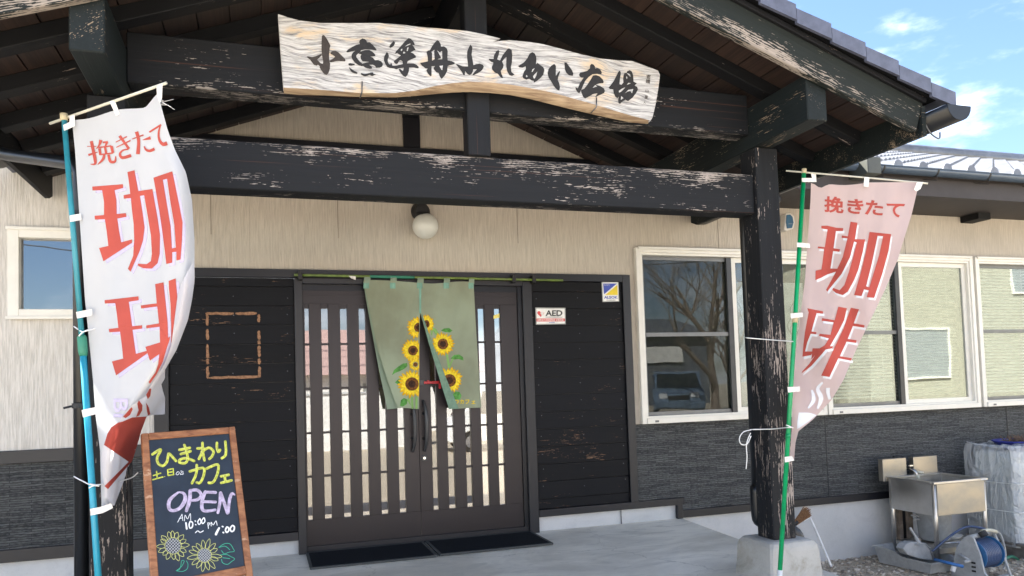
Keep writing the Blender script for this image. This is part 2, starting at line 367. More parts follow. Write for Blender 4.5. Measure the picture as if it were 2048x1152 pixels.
plain('petal_yellow', (.80, .60, .035), .8, 0, .2, .25, 60); plain('petal_deep', (.68, .40, .01), .8, 0, .2, .15, 60); plain('seed_brown', (.16, .065, .02), .85, 0, .2, .5, 80); plain('seed_dark', (.045, .022, .015), .85, 0, .2, .4, 80); plain('leaf_green', (.09, .27, .06), .8, 0, .2, .4, 30); plain('stem_green', (.22, .42, .12), .8)
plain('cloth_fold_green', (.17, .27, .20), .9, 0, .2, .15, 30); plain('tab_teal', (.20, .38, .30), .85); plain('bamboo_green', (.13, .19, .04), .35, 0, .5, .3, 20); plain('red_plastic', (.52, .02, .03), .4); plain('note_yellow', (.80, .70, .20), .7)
plain('plastic_grey', (.36, .37, .37), .5, 0, .4, .12, 20); plain('plastic_white', (.66, .67, .67), .4); plain('hose_blue', (.05, .08, .16), .35); plain('drum_blue', (.03, .13, .30), .35); plain('stick_blue', (.04, .16, .42), .4); plain('bowl_blue', (.03, .04, .28), .4); plain('hose_green', (.01, .13, .08), .4); plain('plastic_cream', (.55, .53, .42), .45); plain('straw', (.22, .12, .06), .9, 0, .2, .4, 90); plain('dry_plant', (.16, .11, .08), .9); plain('soil', (.06, .04, .03), .95)
plain('sensor_white', (.62, .60, .55), .45); plain('sensor_blue', (.02, .09, .17), .35); plain('pallet_grey', (.17, .155, .14), .85, 0, .2, .3, 9); plain('wood_old', (.20, .16, .125), .8, 0, .2, .3, 9)
plain('tank_white', (.50, .55, .55), .5, 0, .4, .1, 4); plain('interior_wall', (.20, .19, .16), .9); plain('interior_floor', (.20, .15, .10), .7); plain('blind_slat', (.66, .66, .56), .6)
plain('paper_white', (.85, .86, .86), .8); plain('chrome', (.5, .5, .5), .15, 1); plain('rain_box', (.060, .063, .052), .4); plain('bare_scar', (.30, .165, .095), .85, 0, .2, .35, 60)
plain('paint_white', (.78, .78, .76), .3); plain('paint_bluegrey', (.16, .22, .30), .25, .3); plain('car_glass', (.015, .02, .025), .08); plain('tyre', (.015, .015, .015), .8); plain('rim', (.5, .5, .52), .3, .8); plain('lamp_clear', (.6, .62, .65), .15); plain('house_cream', (.40, .385, .30), .85); plain('house_pane', (.30, .32, .31), .3); plain('house_white', (.75, .74, .71), .85); plain('house_pink', (.46, .31, .28), .8); plain('roof_grey', (.12, .13, .15), .6); plain('bark', (.24, .19, .155), .9); plain('pole_concrete', (.35, .35, .33), .8); plain('wire', (.015, .015, .016), .6); plain('shop_green', (.10, .32, .20), .5)
# chalkboard frame
s = MB('frame_wood'); g = s.noise(s.co((2.5, 45, 45)), 1, 5, .6, .8); w2 = s.noise(s.co((5, 18, 18)), 1, 5, .7)
c = s.mix(s.rng(g, .3, .7), (.20, .075, .03), (.38, .17, .075)); s.set(s.mix(s.rng(w2, .62, .68, 0, .7), c, (.55, .38, .25)), .5); s.bump(g, .001)
# stainless
s = MB('stainless'); a = s.noise(s.co((3, 3, 60)), 1, 4); b = s.noise(s.co((4, 4, 4)), 1, 5, .6)
s.set(s.mix(s.rng(b, .35, .7), (.50, .48, .44), (.62, .60, .57)), s.rng(b, .3, .7, .30, .45), .92)
s = MB('stainless_front'); b = s.noise(s.co((4, 4, 6)), 1, 6, .65); s.set(s.mix(s.rng(b, .35, .65), (.42, .375, .31), (.36, .34, .30)), s.rng(b, .3, .7, .34, .5), .8)
# wrap film
s = MB('wrap_film'); n = s.noise(s.co((2.5, 2.5, 2.5)), 1, 4, .6, 1.4); n2 = s.noise(s.co((7, 7, 1.6)), 1, 4, .6, 2.2); s.set((.82, .85, .86), .16, 0, .8); s.bump(s.math('MULTIPLY_ADD', n2, .7, n), .10)
tr = s.n('ShaderNodeBsdfTransparent'); mxs = s.n('ShaderNodeMixShader'); mxs.inputs[0].default_value = .42; s.l(tr.outputs[0], mxs.inputs[1]); s.l(s.b.outputs[0], mxs.inputs[2]); s.l(mxs.outputs[0], s.out.inputs[0])
# cloths
def cloth(name, col, trans=.35, var=.06, c2=None):
    s = MB(name); n = s.noise(s.co((2, 2, 2)), 1, 4); wv = s.noise(s.co((400, 400, 400)), 1, 1)
    cc = s.mix(s.rng(n, .3, .7), tuple(x*(1-var) for x in col), c2 or col); s.set(cc, .9, 0, .15); s.bump(wv, .0006)
    t = s.n('ShaderNodeBsdfTranslucent'); s.l(cc, t.inputs[0]); mxs = s.n('ShaderNodeMixShader'); mxs.inputs[0].default_value = trans
    s.l(s.b.outputs[0], mxs.inputs[1]); s.l(t.outputs[0], mxs.inputs[2]); s.l(mxs.outputs[0], s.out.inputs[0]); return s.m
cloth('flag_white', (.72, .74, .775), .38); cloth('flag_white_back', (.66, .65, .68), .4); cloth('flag_pink', (.72, .56, .53), .35); cloth('flag_red', (.42, .078, .06), .3)
cloth('noren_green', (.36, .39, .275), .25, .2, (.39, .455, .335)); cloth('noren_edge', (.32, .41, .31), .25)
# glass: clear part plus mirror part
def glass(name, refl, tint=(.85, .88, .88), rough=0.0, frost=0):
    s = MB(name); s.nt.nodes.remove(s.b); g = s.n('ShaderNodeBsdfGlossy'); g.inputs['Roughness'].default_value = rough; g.inputs[0].default_value = (.95, .97, 1, 1)
    t = s.n('ShaderNodeBsdfTransparent'); t.inputs[0].default_value = (*tint, 1); lw = s.n('ShaderNodeFresnel'); lw.inputs[0].default_value = 1.5
    f = s.math('MULTIPLY_ADD', lw.outputs[0], .5, refl); mxs = s.n('ShaderNodeMixShader'); s.l(f, mxs.inputs[0]); s.l(t.outputs[0], mxs.inputs[1]); s.l(g.outputs[0], mxs.inputs[2]); s.l(mxs.outputs[0], s.out.inputs[0])
    bp = s.n('ShaderNodeBump'); bp.inputs['Distance'].default_value = .0008; s.l(s.noise(s.co((1.5, 1.5, 1.5)), 1, 2), bp.inputs['Height']); s.l(bp.outputs[0], g.inputs['Normal']); return s.m
glass('door_glass', .13, (.5, .5, .5)); glass('window_glass', .0, (.80, .83, .82)); glass('window_glass_bright', .06, (.70, .73, .70)); glass('window_mirror', .20, (.4, .42, .42)); glass('window_glass_clear', .08, (.85, .88, .86))
# globe lamp
plain('globe', (.66, .66, .60), .3, 0, .5, .02)
# old plank of the name board
s = MB('driftwood'); ds = s.noise(s.co((1.1, 1.1, 2.6), False), 1, 3, .5); v = s.co((1, 1, 1), False)
wv = s.n('ShaderNodeVectorMath', operation='ADD'); cb = s.n('ShaderNodeCombineXYZ'); s.l(s.math('MULTIPLY', ds, .26), cb.inputs[2]); s.l(v, wv.inputs[0]); s.l(cb.outputs[0], wv.inputs[1])
mpp = s.n('ShaderNodeMapping'); mpp.inputs['Scale'].default_value = (7, 20, 150); s.l(wv.outputs[0], mpp.inputs[0])
g = s.noise(mpp.outputs[0], 1, 6, .72, .3); pt = s.noise(s.co((2.6, 2, 7), False), 1, 4, .6, .6)
c = s.mix(s.rng(g, .30, .62), (.14, .138, .145), (.62, .62, .62)); c = s.mix(s.math('MULTIPLY', s.rng(pt, .53, .66), s.rng(g, .42, .5)), c, (.62, .50, .36)); s.set(c, .82, 0, .3); s.bump(g, .004)
s = MB('sapwood'); g = s.noise(s.co((4, 30, 60), False), 1, 5, .65, .5); s.set(s.mix(s.rng(g, .35, .65), (.24, .165, .105), (.47, .355, .235)), .75); s.bump(g, .002)
M = MATS

# ================================================================== ground and slab
GZ = -.6
def slabz(y): return -.045+.013*y
mesh('ground', [(-400, -400, GZ-.004), (400, -400, GZ-.004), (400, 400, GZ-.004), (-400, 400, GZ-.004)], [(0, 1, 2, 3)], M['gravel'], center=False)['kind'] = 'structure'
V = [(-1.25, .02, slabz(0)), (3.60, .02, slabz(0)-.01), (3.42, -2.62, slabz(-2.6)), (-1.25, -2.62, slabz(-2.6))]
o = mesh('porch_slab', V+[(a, b, -.75) for a, b, c in V], [(3, 2, 1, 0), (0, 1, 5, 4), (1, 2, 6, 5), (2, 3, 7, 6), (3, 0, 4, 7)], M['slab_surface'], center=False)
bm = bmesh.new(); bm.from_mesh(o.data); bmesh.ops.recalc_face_normals(bm, faces=bm.faces); bm.to_mesh(o.data); bm.free(); o['kind'] = 'structure'
# sloping apron of old concrete beside the footing
rr = random.Random(4); V, F = [], []; NA = 22
for i in range(NA+1):
    a = -math.pi*.95+math.pi*1.25*i/NA
    for j in range(7):
        t = j/6; R_ = .10+.62*t+.05*math.sin(a*3+1)*t; x = 3.16+R_*math.cos(a)*.95; y = -2.15+R_*math.sin(a)*1.0
        V.append((x, y, -.066-.50*max(0, t-.12)**1.35+.008*mnoise.noise(Vector((x*6, y*6, 0)))))
for i in range(NA):
    for j in range(6): a = i*7+j; F.append((a, a+1, a+8, a+7))
mesh('footing_apron', V, F, M['concrete_old'], smooth=True)['kind'] = 'structure'
# loose pebbles lying on the gravel
V, F = [], []
mats_p = [M['pebble_%d' % i] for i in range(4)]; MI = []
ico = [(0, 0, 1), (.89, 0, .45), (.28, .85, .45), (-.72, .53, .45), (-.72, -.53, .45), (.28, -.85, .45), (.72, .53, -.45), (-.28, .85, -.45), (-.89, 0, -.45), (-.28, -.85, -.45), (.72, -.53, -.45), (0, 0, -1)]
icf = [(0, 1, 2), (0, 2, 3), (0, 3, 4), (0, 4, 5), (0, 5, 1), (1, 6, 2), (2, 7, 3), (3, 8, 4), (4, 9, 5), (5, 10, 1), (6, 7, 2), (7, 8, 3), (8, 9, 4), (9, 10, 5), (10, 6, 1)]
for i in range(9000):
    x, y = rr.uniform(3.6, 9.2), -rr.random()**1.4*4.5+.01
    if x < 4.3 and y < -1.2 and rr.random() < .5: continue
    r_ = rr.uniform(.006, .017)*(1.0 if rr.random() > .06 else 1.8); sx_, sy_, sz_ = rr.uniform(.8, 1.4), rr.uniform(.8, 1.4), rr.uniform(.5, .9); k = len(V); q = rr.random()*6.28
    for (a, b, c) in ico: V.append((x+r_*sx_*(a*math.cos(q)-b*math.sin(q)), y+r_*sy_*(a*math.sin(q)+b*math.cos(q)), GZ+r_*sz_*(c*.9+.3)))
    mi = rr.randrange(4)
    for f in icf: F.append(tuple(v+k for v in f)); MI.append(mi)
tag(mesh('loose_gravel', V, F, None, mats=mats_p, mi=MI, center=False), 'loose grey and tan gravel scattered along the foot of the wall', 'gravel', kind='stuff')

# ================================================================== the building
B = thing('cafe_building', 'beige and dark grey single storey building with black boarded entrance', 'building', (1.2, 0, 0))
def wall(name, X0, X1, Z0, Z1, holes, mat, y=0.0, dep=.14, seams=(), parent=B):
    xs = sorted({X0, X1, *[h[0] for h in holes], *[h[1] for h in holes]}); zs = sorted({Z0, Z1, *[h[2] for h in holes], *[h[3] for h in holes]})
    xs = [x for x in xs if X0 <= x <= X1]; zs = [z for z in zs if Z0 <= z <= Z1]; V, F = [], []
    def inh(x, z): return any(h[0] < x < h[1] and h[2] < z < h[3] for h in holes)
    def q(a, b, c, d): k = len(V); V.extend([a, b, c, d]); F.append((k, k+1, k+2, k+3))
    for i in range(len(xs)-1):
        for j in range(len(zs)-1):
            if not inh((xs[i]+xs[i+1])/2, (zs[j]+zs[j+1])/2):
                q((xs[i], y, zs[j]), (xs[i+1], y, zs[j]), (xs[i+1], y, zs[j+1]), (xs[i], y, zs[j+1]))
                q((xs[i+1], y+dep, zs[j]), (xs[i], y+dep, zs[j]), (xs[i], y+dep, zs[j+1]), (xs[i+1], y+dep, zs[j+1]))
    for (a, b, c, d) in holes:
        q((a, y, c), (a, y, d), (a, y+dep, d), (a, y+dep, c)); q((b, y, d), (b, y, c), (b, y+dep, c), (b, y+dep, d))
        q((a, y, d), (b, y, d), (b, y+dep, d), (a, y+dep, d)); q((b, y, c), (a, y, c), (a, y+dep, c), (b, y+dep, c))
    return mesh(name, V, F, mat, parent, center=False)
WIN = [(3.225, 5.235), (5.25, 7.21), (7.245, 9.205), (9.24, 11.2)]; WZ0, WZ1 = .815, 2.41
LW = (-1.685, -.98, 1.782, 2.416)
wall('upper_wall', -9, -.69, .85, 3.25, [LW], M['siding_beige_lit'])
wall('upper_wall', -.69, 3.16, 2.157, 3.85, [], M['siding_beige'])
wall('upper_wall', 3.16, 16, .815, 3.25, [(a, b, WZ0-.01, WZ1) for a, b in WIN], M['siding_beige'])
for x in (-.35, .6, 2.12, 4.12, 6.35, 8.2, -3.1):     # joints between siding sheets
    box('siding_joint', x-.0025, x+.0025, -.0025, .002, 2.42 if x > -.6 else .86, 3.2, M['joint_tan'], B)
wall('lower_wall', -9, -.75, .17, .765, [], M['siding_grey'], y=-.004)
wall('lower_wall', 3.16, 16, -.02, .812, [(3.0, 3.56, -.3, .08)], M['siding_grey'], y=-.004)
for x in (5.23, 7.6, -2.3): box('siding_joint', x-.004, x+.004, -.008, .0, .0 if x > 0 else .18, .80 if x > 0 else .75, M['frame_dark'], B)
box('trim_rail', -9, -.715, -.028, .01, .762, .852, M['trim_dark'], B, .003)
box('trim_rail', -9, -.715, -.03, .01, .085, .172, M['trim_dark'], B, .003)
box('trim_rail', 3.59, 16, -.03, .01, -.046, .022, M['trim_dark'], B, .003)
box('trim_rail', 3.545, 3.60, -.034, .008, -.05, .12, M['trim_dark'], B, .003)
box('trim_rail', 2.22, 3.62, -.033, .01, .073, .135, M['trim_dark'], B, .003)
box('base_wall', -9, .25, .012, .2, -.8, .09, M['concrete_base'], B)
box('base_wall', 2.19, 16, .012, .2, -.8, .076, M['concrete_base'], B)
# black boarded entrance surround
box('corner_trim', -.755, -.655, -.036, .02, -.05, 2.16, M['trim_dark'], B, .003)
box('corner_trim', 3.085, 3.16, -.036, .02, .132, 2.157, M['trim_dark'], B, .003)
box('head_trim', -.655, 3.085, -.034, .02, 2.092, 2.157, M['trim_dark'], B, .003)
box('trim_rail', -.655, .25, -.033, .01, .06, .125, M['trim_dark'], B, .003)
def planks(x0, x1, zlist):
    p = mesh('board_cladding', *bx(x0, x1, .004, .03, zlist[-1], zlist[0]), M['trim_dark'], B)
    for a, b in zip(zlist[:-1], zlist[1:]):
        box('plank', x0+.002, x1-.002, -.0135+random.uniform(-.002, .002), .004, b+.0025, a-.0025, M['plank_stain'], p, .0025)
zl = [2.09]+[2.02-.1483*i for i in range(13)]+[.125]
planks(-.655, .25, [z for z in zl if z > .125]+[.125])
planks(2.222, 3.085, [z-.02 if 0 < i else z for i, z in enumerate(zl) if z > .15]+[.135])
# bare rectangle left where a notice board was taken down
for x0_, x1_ in ((-.60, .20), (2.27, 3.04)):
    nl = []
    for i_ in range(12):
        z_ = 1.95-.1483*i_
        for x_ in (x0_, (x0_+x1_)/2, x1_): nl.append(lathe([(.0035, -.0185), (.004, -.0165), (.004, -.012)], (x_+random.uniform(-.01, .01), 0, z_+random.uniform(-.02, .02)), 7, 'y'))
    tag(join('nails', nl, M['hook_steel'], B), kind='stuff')
sf = lambda x, y: SY(x, y, -.0155)
def scar(x0, y0, x1, y1, segs):
    out = []; rs = random.Random(3)
    for t0, t1 in segs:
        a = Vector((x0+(x1-x0)*t0, y0+(y1-y0)*t0)); b = Vector((x0+(x1-x0)*t1, y0+(y1-y0)*t1)); d = (b-a).normalized(); nn = Vector((-d.y, d.x)); n = 8
        up_, dn = [], []
        for i in range(n+1):
            p = a.lerp(b, i/n); h = 3.0 if 0 < i < n else 1.5; up_.append(p+nn*(h+rs.uniform(-1.1, .5))); dn.append(p-nn*(h+rs.uniform(-1.1, .5)))
        out.append([tuple(p) for p in up_+dn[::-1]])
    return out
sc_p = scar(411, 627, 520, 627, [(0, .52), (.55, .94)])+scar(414.5, 624, 415.5, 760, [(0, .20), (.25, .41), (.47, .68), (.69, .77), (.80, .98)])+scar(415, 756, 521, 753, [(.02, 1)])+scar(517.5, 626, 519, 756, [(.02, .14), (.27, .41), (.42, .48), (.50, .68), (.70, .79), (.82, .99)])
for q in sc_p: decal('bare_wood_mark', [q], sf, M['bare_scar'], B, .003)
# gable trim above the entrance
box('gable_trim', -1.3, 3.7, -.03, .012, 3.075, 3.19, M['trim_dark'], B, .003)
box('gable_trim', 1.143, 1.283, -.026, .012, 3.19, 3.74, M['trim_dark'], B, .003)

# ---- windows
def sash(w_, x0, x1, z0, z1, y, fr, th, mat, gl='window_glass', mid=None, gmat=None):
    join(fr, [bx(x0, x0+th, y, y+.03, z0, z1), bx(x1-th, x1, y, y+.03, z0, z1), bx(x0+th, x1-th, y+.0005, y+.0295, z1-th, z1), bx(x0+th, x1-th, y+.0005, y+.0295, z0, z0+th)], M[mat], w_)
    box('pane', x0+th-.004, x1-th+.004, y+.012, y+.016, z0+th-.004, z1-th+.004, M[gl], w_)
    if mid is not None: box('glazing_bar', x0+th, x1-th, y-.006, y+.024, mid-.018, mid+.018, M[gmat or 'sash_grey'], w_)
def window_unit(x0, x1, kind):
    f = .045; c = M['aluminium_cream']
    w_ = join('window', [bx(x0, x0+f, -.045, .1, WZ0, WZ1), bx(x1-f, x1, -.045, .1, WZ0, WZ1), bx(x0+f, x1-f, -.0445, .1, WZ1-f, WZ1), bx(x0+f, x1-f, -.055, .1, WZ0, WZ0+.05),
              bx(x0+.02, x1-.02, -.062, -.0452, WZ1-.018, WZ1+.006)], c, B, .003)
    m_ = (x0+x1)/2-.01
    join('inner_frame', [bx(x0+f, x0+f+.022, -.03, .06, WZ0+.05, WZ1-f), bx(x1-f-.022, x1-f, -.03, .06, WZ0+.05, WZ1-f), bx(x0+f+.022, x1-f-.022, -.0295, .06, WZ1-f-.02, WZ1-f), bx(x0+f+.022, x1-f-.022, -.0295, .06, WZ0+.05, WZ0+.066)], c, w_)
    a, b = x0+.067, x1-.067; z0, z1 = WZ0+.066, WZ1-.067
    sash(w_, a, m_+.02, z0, z1, .022, 'sash', .035, 'sash_grey', 'window_glass', 1.62, 'sash_grey')
    join('sash_stile', [bx(m_-.025, m_+.028, .0, .0215, z0, z1), ], M['sash_dark'], w_)
    sash(w_, m_+.03, b, z0, z1, .006, 'sash', .045, 'aluminium_cream', 'window_glass_bright')
    box('window_stop', x0+.12, x0+.155, -.06, -.0552, WZ0+.012, WZ0+.03, M['sash_grey'], w_)
    return w_
for i, (a, b) in enumerate(WIN):
    w_ = window_unit(a, b, i)
    if i >= 1:
        for (u, v, zb) in ((a+.1, (a+b)/2-.02, .93), ((a+b)/2+.03, b-.1, .93)):
            parts = []
            z = WZ1-.09
            while z > zb:
                parts.append(([(u, .115, z), (v, .115, z), (v, .134, z+.017), (u, .134, z+.017), (u, .1155, z-.0012), (v, .1155, z-.0012), (v, .1345, z+.0158), (u, .1345, z+.0158)], BF)); z -= .034
            tag(join('blind_slats', parts, M['blind_slat'], w_), kind='stuff')
            for xx in (u+.12, v-.12): box('blind_cord', xx-.0015, xx+.0015, .112, .1145, zb, WZ1-.08, M['blind_slat'], w_)
    else:
        box('paper_sheet', 4.34, 5.1, .060, .064, .92, 2.12, M['paper_white'], w_)
        rs = random.Random(11); L_ = []
        for k in range(26):
            x, z = rs.uniform(4.4, 5.05), rs.uniform(.95, 1.7); pts = [Vector((x, .057, z))]
            for q in range(4): x += rs.uniform(-.06, .06); z += rs.uniform(.02, .09); pts.append(Vector((x, .057, z)))
            L_.append(tubegeo(spline(pts, 3), .003, 4))
        join('paper_drawing', L_, M['sign_grey'], w_)
# left window
w_ = join('window', [bx(LW[0], LW[0]+.07, -.04, .09, LW[2], LW[3]), bx(LW[1]-.07, LW[1], -.04, .09, LW[2], LW[3]), bx(LW[0]+.07, LW[1]-.07, -.0395, .09, LW[3]-.065, LW[3]), bx(LW[0]+.07, LW[1]-.07, -.0395, .09, LW[2], LW[2]+.06),
         bx(LW[0]-.01, LW[1]+.01, -.05, -.0402, LW[3]-.012, LW[3]+.012), bx(LW[0]-.01, LW[1]+.01, -.055, -.0402, LW[2]-.012, LW[2]+.01)], M['aluminium_cream'], B, .003)
box('pane', LW[0]+.06, LW[1]-.06, .02, .025, LW[2]+.05, LW[3]-.055, M['window_mirror'], w_)
# rooms behind the glass
join('room_wall', [bx(3.0, 12, 2.6, 2.65, -.1, 2.9), bx(2.9, 3.0, .2, 2.6, -.1, 2.9), bx(3.0, 12, .2, 2.6, 2.85, 2.9), bx(12, 12.05, .2, 2.6, -.1, 2.9), bx(-3, -.9, 1.6, 1.65, 1, 2.9), bx(-.9, -.85, .2, 1.6, 1, 2.9), bx(-3.05, -3, .2, 1.6, 1, 2.9)], M['interior_wall'], B)
box('room_floor', 3.0, 12, .2, 2.6, -.1, -.02, M['interior_floor'], B)
box('room_wall', .2, 2.3, 2.2, 2.25, -.1, 2.3, M['interior_floor'], B)

# ---- entrance door
DF = join('door_frame', [bx(.25, .312, -.042, .07, -.10, 2.088), bx(2.132, 2.216, -.042, .07, -.10, 2.088), bx(.312, 2.132, -.0405, .07, 2.045, 2.0915), bx(.312, 2.132, -.01, .09, -.12, .004)], M['trim_dark'], B, .003)
box('door_track', 2.095, 2.132, -.012, .06, .0, 2.045, M['track_dark'], DF); box('door_track', .312, 2.095, .0, .06, 1.995, 2.045, M['track_dark'], DF)
def leaf(x0, x1, strips, yf):
    d = M['door_metal']; zt, zb = 1.89, .20
    lf = box('sliding_door', x0, x1, yf, yf+.035, .004, zb, d, B); box('top_rail', x0, x1, yf, yf+.035, zt, 1.995, d, lf); box('rail_bead', x0, x1, yf-.004, yf, 1.955, 1.962, d, lf)
    eds = [x0]+[e for s_ in strips for e in s_]+[x1]
    for i in range(0, len(eds), 2):
        box('slat', eds[i], eds[i+1], yf-.003, yf+.034, zb, zt, d, lf, .002)
    for a, b in strips: box('pane', a-.004, b+.004, yf+.022, yf+.025, zb, zt-.03, M['door_glass'], lf)
    for z in (1.571, 1.221, .874, .535):
        box('door_bar', x0+.01, x1-.01, yf+.0085, yf+.0215, z-.0085, z+.0085, d, lf)
    for a, b in strips: box('pane_head', a, b, yf+.006, yf+.021, zt-.035, zt, d, lf)
    return lf
l1 = leaf(.314, 1.212, [(.327, .36), (.454, .507), (.601, .656), (.748, .801), (.896, .949), (1.042, 1.095)], .004)
l2 = leaf(1.214, 2.093, [(1.319, 1.365), (1.451, 1.507), (1.605, 1.655), (1.742, 1.799), (1.886, 1.939)], .006)
def handle(x, lf):
    pts = [Vector((x-.012, -.02, 1.10)), Vector((x, -.052, 1.03)), Vector((x+.004, -.066, .90)), Vector((x, -.052, .76)), Vector((x-.012, -.02, .685))]
    P_ = spline(pts, 5); h = mesh('handle', *tubegeo(P_, [.009+.007*math.sin(math.pi*i/(len(P_)-1)) for i in range(len(P_))], 8), M['sash_dark'], lf, smooth=True)
    for z in (.99, .79): tube('handle_mount', [(x-.01, .004, z), (x-.004, -.055, z)], .012, M['track_dark'], h)
handle(1.165, l1); handle(1.262, l2)
box('lock_plate', 1.228, 1.272, -.006, .004, .606, .652, M['sash_dark'], l2, .003); mesh('lock_cylinder', *lathe([(.011, -.013), (.011, -.004)], (1.25, 0, .629), 12, 'y'), M['chrome'], l2)
box('lock_plate', 1.226, 1.268, -.006, .004, 1.222, 1.268, M['sash_dark'], l2, .003)
join('red_latch', [bx(1.262, 1.40, -.022, -.008, 1.232, 1.254), bx(1.385, 1.402, -.022, -.008, 1.19, 1.254), bx(1.285, 1.305, -.027, -.0222, 1.236, 1.262)], M['red_plastic'], l2, .003)
sf = lambda x, y: SY(x, y, .0)
decal('yellow_note', [[(987, 631), (999, 627), (999, 635), (987, 638)]], sf, M['note_yellow'], l2, .004)
# downpipe and sensor, ceiling lamp
S_ = thing('security_sensor', 'small white security sensor with dark blue face on wall', 'sensor', (4.95, 0, 2.7))
prof = [Vector(SY(x, y, -.06)) for x, y in [(1570, 428), (1579, 427), (1586, 432), (1588, 445), (1585, 458), (1571, 463), (1566, 460)]]
prism([Vector((p.x, -.075, p.z)) for p in prof], (0, .075, 0), M['sensor_white'], 'body', S_, .004)
pr2 = [SY(x, y, -.078) for x, y in [(1573, 430), (1580, 429), (1585, 434), (1587, 445), (1584, 456), (1574, 457), (1572, 444)]]
prism([Vector((p.x, -.082, p.z)) for p in pr2], (0, .01, 0), M['sensor_blue'], 'face', S_, .002)
text('lettering', 'security', [(1577, 446), (1585, 446), (1585, 449), (1577, 449)], lambda x, y: SY(x, y, -.084), M['sign_grey'], S_, .002)
LP = thing('wall_lamp', 'round white glass globe lamp on a black bracket above the door', 'lamp', (1.27, 0, 2.6))
mesh('lamp_base', *lathe([(.02, 0), (.075, -.004), (.08, -.03), (.062, -.05), (.05, -.085), (.055, -.1), (.048, -.104)], (1.268, 0, 2.655), 24, 'y'), M['rubber_black'], LP, smooth=True)
mesh('lamp_collar', *lathe([(.06, .02), (.062, 0), (.058, -.012), (.03, -.014)][::-1], (1.27, -.115, 2.60), 24, 'z'), M['rubber_black'], LP, smooth=True)
gp = [(.105*math.sin(a*math.pi/14)+1e-4, -.105*math.cos(a*math.pi/14)) for a in range(0, 14)]
mesh('globe', *lathe(gp, (1.285, -.125, 2.515), 28, 'z'), M['globe'], LP, smooth=True)

# ---- main roof on the right
EY, EZ = -.72, 3.03
RZ = lambda y: EZ+.045+.40*(y-EY)
rf = mesh('main_roof', [(3.92, EY+.02, RZ(EY)-.09), (22, EY+.02, RZ(EY)-.09), (22, 3.95, RZ(3.95)-.09), (3.92, 3.95, RZ(3.95)-.09), (3.92, EY+.02, RZ(EY)-.03), (22, EY+.02, RZ(EY)-.03), (22, 3.95, RZ(3.95)-.03), (3.92, 3.95, RZ(3.95)-.03)], BF, M['fascia_brown'], B)
box('eave_fascia', 3.92, 16, EY, EY+.03, 2.832, 3.00, M['fascia_brown'], rf, .003)
box('eave_soffit', 3.92, 16, EY+.031, -.001, 2.845, 2.86, M['fascia_brown'], rf)
def tile_geo(x, y0, y1, wd=.283, n=8, lip=.03):
    V, F = [], []
    for yi, (y, dz) in enumerate(((y0, lip), (y1, 0))):
        for k in range(n+1):
            t = k/n
            h = .042*math.sin(math.pi*min(t/.36, 1)) if t < .36 else -.020*math.sin(math.pi*(t-.36)/.64)
            V.append((x+t*wd, y, RZ(y)+h+dz))
    for k in range(n): F.append((k, k+1, n+2+k, n+1+k))
    b = len(V)
    for k in range(n+1): V.append((V[k][0], V[k][1], V[k][2]-.028))
    for k in range(n): F.append((b+k, b+k+1, k+1, k))
    return V, F
tx = 4.02; k = 0
while tx < 10.5:
    V, F = tile_geo(tx, EY-.055, EY+.22, lip=.028)
    t_ = mesh('roof_tile', V, F, M['tile_silver'], rf, smooth=False)
    # round end cap and hanging lip of the eave tile
    cg = [(.045, -.008), (.052, -.004), (.052, .012), (.03, .014)]
    mesh('tile_cap', *lathe([(r_, -y_) for r_, y_ in cg][::-1], (tx+.05, EY-.06, RZ(EY-.05)+.028), 16, 'y'), M['tile_silver'], t_, smooth=False)
    V = []; 
    for q in range(9):
        t = q/8; xx = tx+.105+t*.165; zz = RZ(EY-.055)+.006; V.append((xx, EY-.06, zz)); V.append((xx, EY-.06, zz-.03-.022*math.sin(math.pi*t)))
    mesh('tile_lip', V, [(2*q, 2*q+2, 2*q+3, 2*q+1) for q in range(8)], M['tile_silver'], t_)
    tx += .29
parts = []
yy = EY+.18; row = 0
while yy < 3.8:
    tx = 4.02+.29*0
    while tx < 16: parts.append(tile_geo(tx, yy, yy+.26, lip=.026, n=6)); tx += .29
    yy += .235; row += 1
tag(join('roof_tiling', parts, M['tile_silver'], rf, smooth=False), kind='stuff')
mesh('roof_ridge', *tubegeo([(3.9, 3.92, RZ(3.9)+.06), (20, 3.92, RZ(3.9)+.06)], .13, 10), M['tile_silver'], rf, smooth=True)
# half round gutter
def gutter_geo(p0, p1, r, side, seg=10, th=.003):
    p0, p1, side = Vector(p0), Vector(p1), Vector(side); V, F = [], []
    for p in (p0, p1):
        for rr_ in (r, r-th):
            for k in range(seg+1):
                a = math.pi*k/seg; V.append(p+side*math.cos(a)*rr_-Vector((0, 0, 1))*math.sin(a)*rr_)
    n = seg+1
    for k in range(seg):
        F += [(k, k+1, 2*n+k+1, 2*n+k), (n+k+1, n+k, 3*n+k, 3*n+k+1), (k, n+k, n+k+1, k+1), (2*n+k, 2*n+k+1, 3*n+k+1, 3*n+k)]
    F += [(0, 2*n, 3*n, n), (n-1, 2*n-1, 4*n-1, 3*n-1)]
    return V, F
gt = mesh('gutter', *gutter_geo((4.6, EY-.07, 3.055), (16, EY-.07, 3.055), .056, (0, 1, 0)), M['gutter_grey'], rf, smooth=True)
mesh('gutter_rim', *tubegeo([(4.6, EY-.126, 3.056), (16, EY-.126, 3.056)], .006, 8), M['gutter_grey'], gt, smooth=True)
for x in (4.75, 5.3, 5.92, 6.55, 7.17, 7.8):
    V, F = gutter_geo((x, EY-.07, 3.055), (x+.018, EY-.07, 3.055), .060, (0, 1, 0)); mesh('gutter_strap', V, F, M['rubber_black'], gt)
    tube('strap_hook', [(x+.01, EY-.10, 3.0), (x+.01, EY-.10, 2.955), (x-.05, EY-.0, 2.99)], .004, M['rubber_black'], gt, 5)
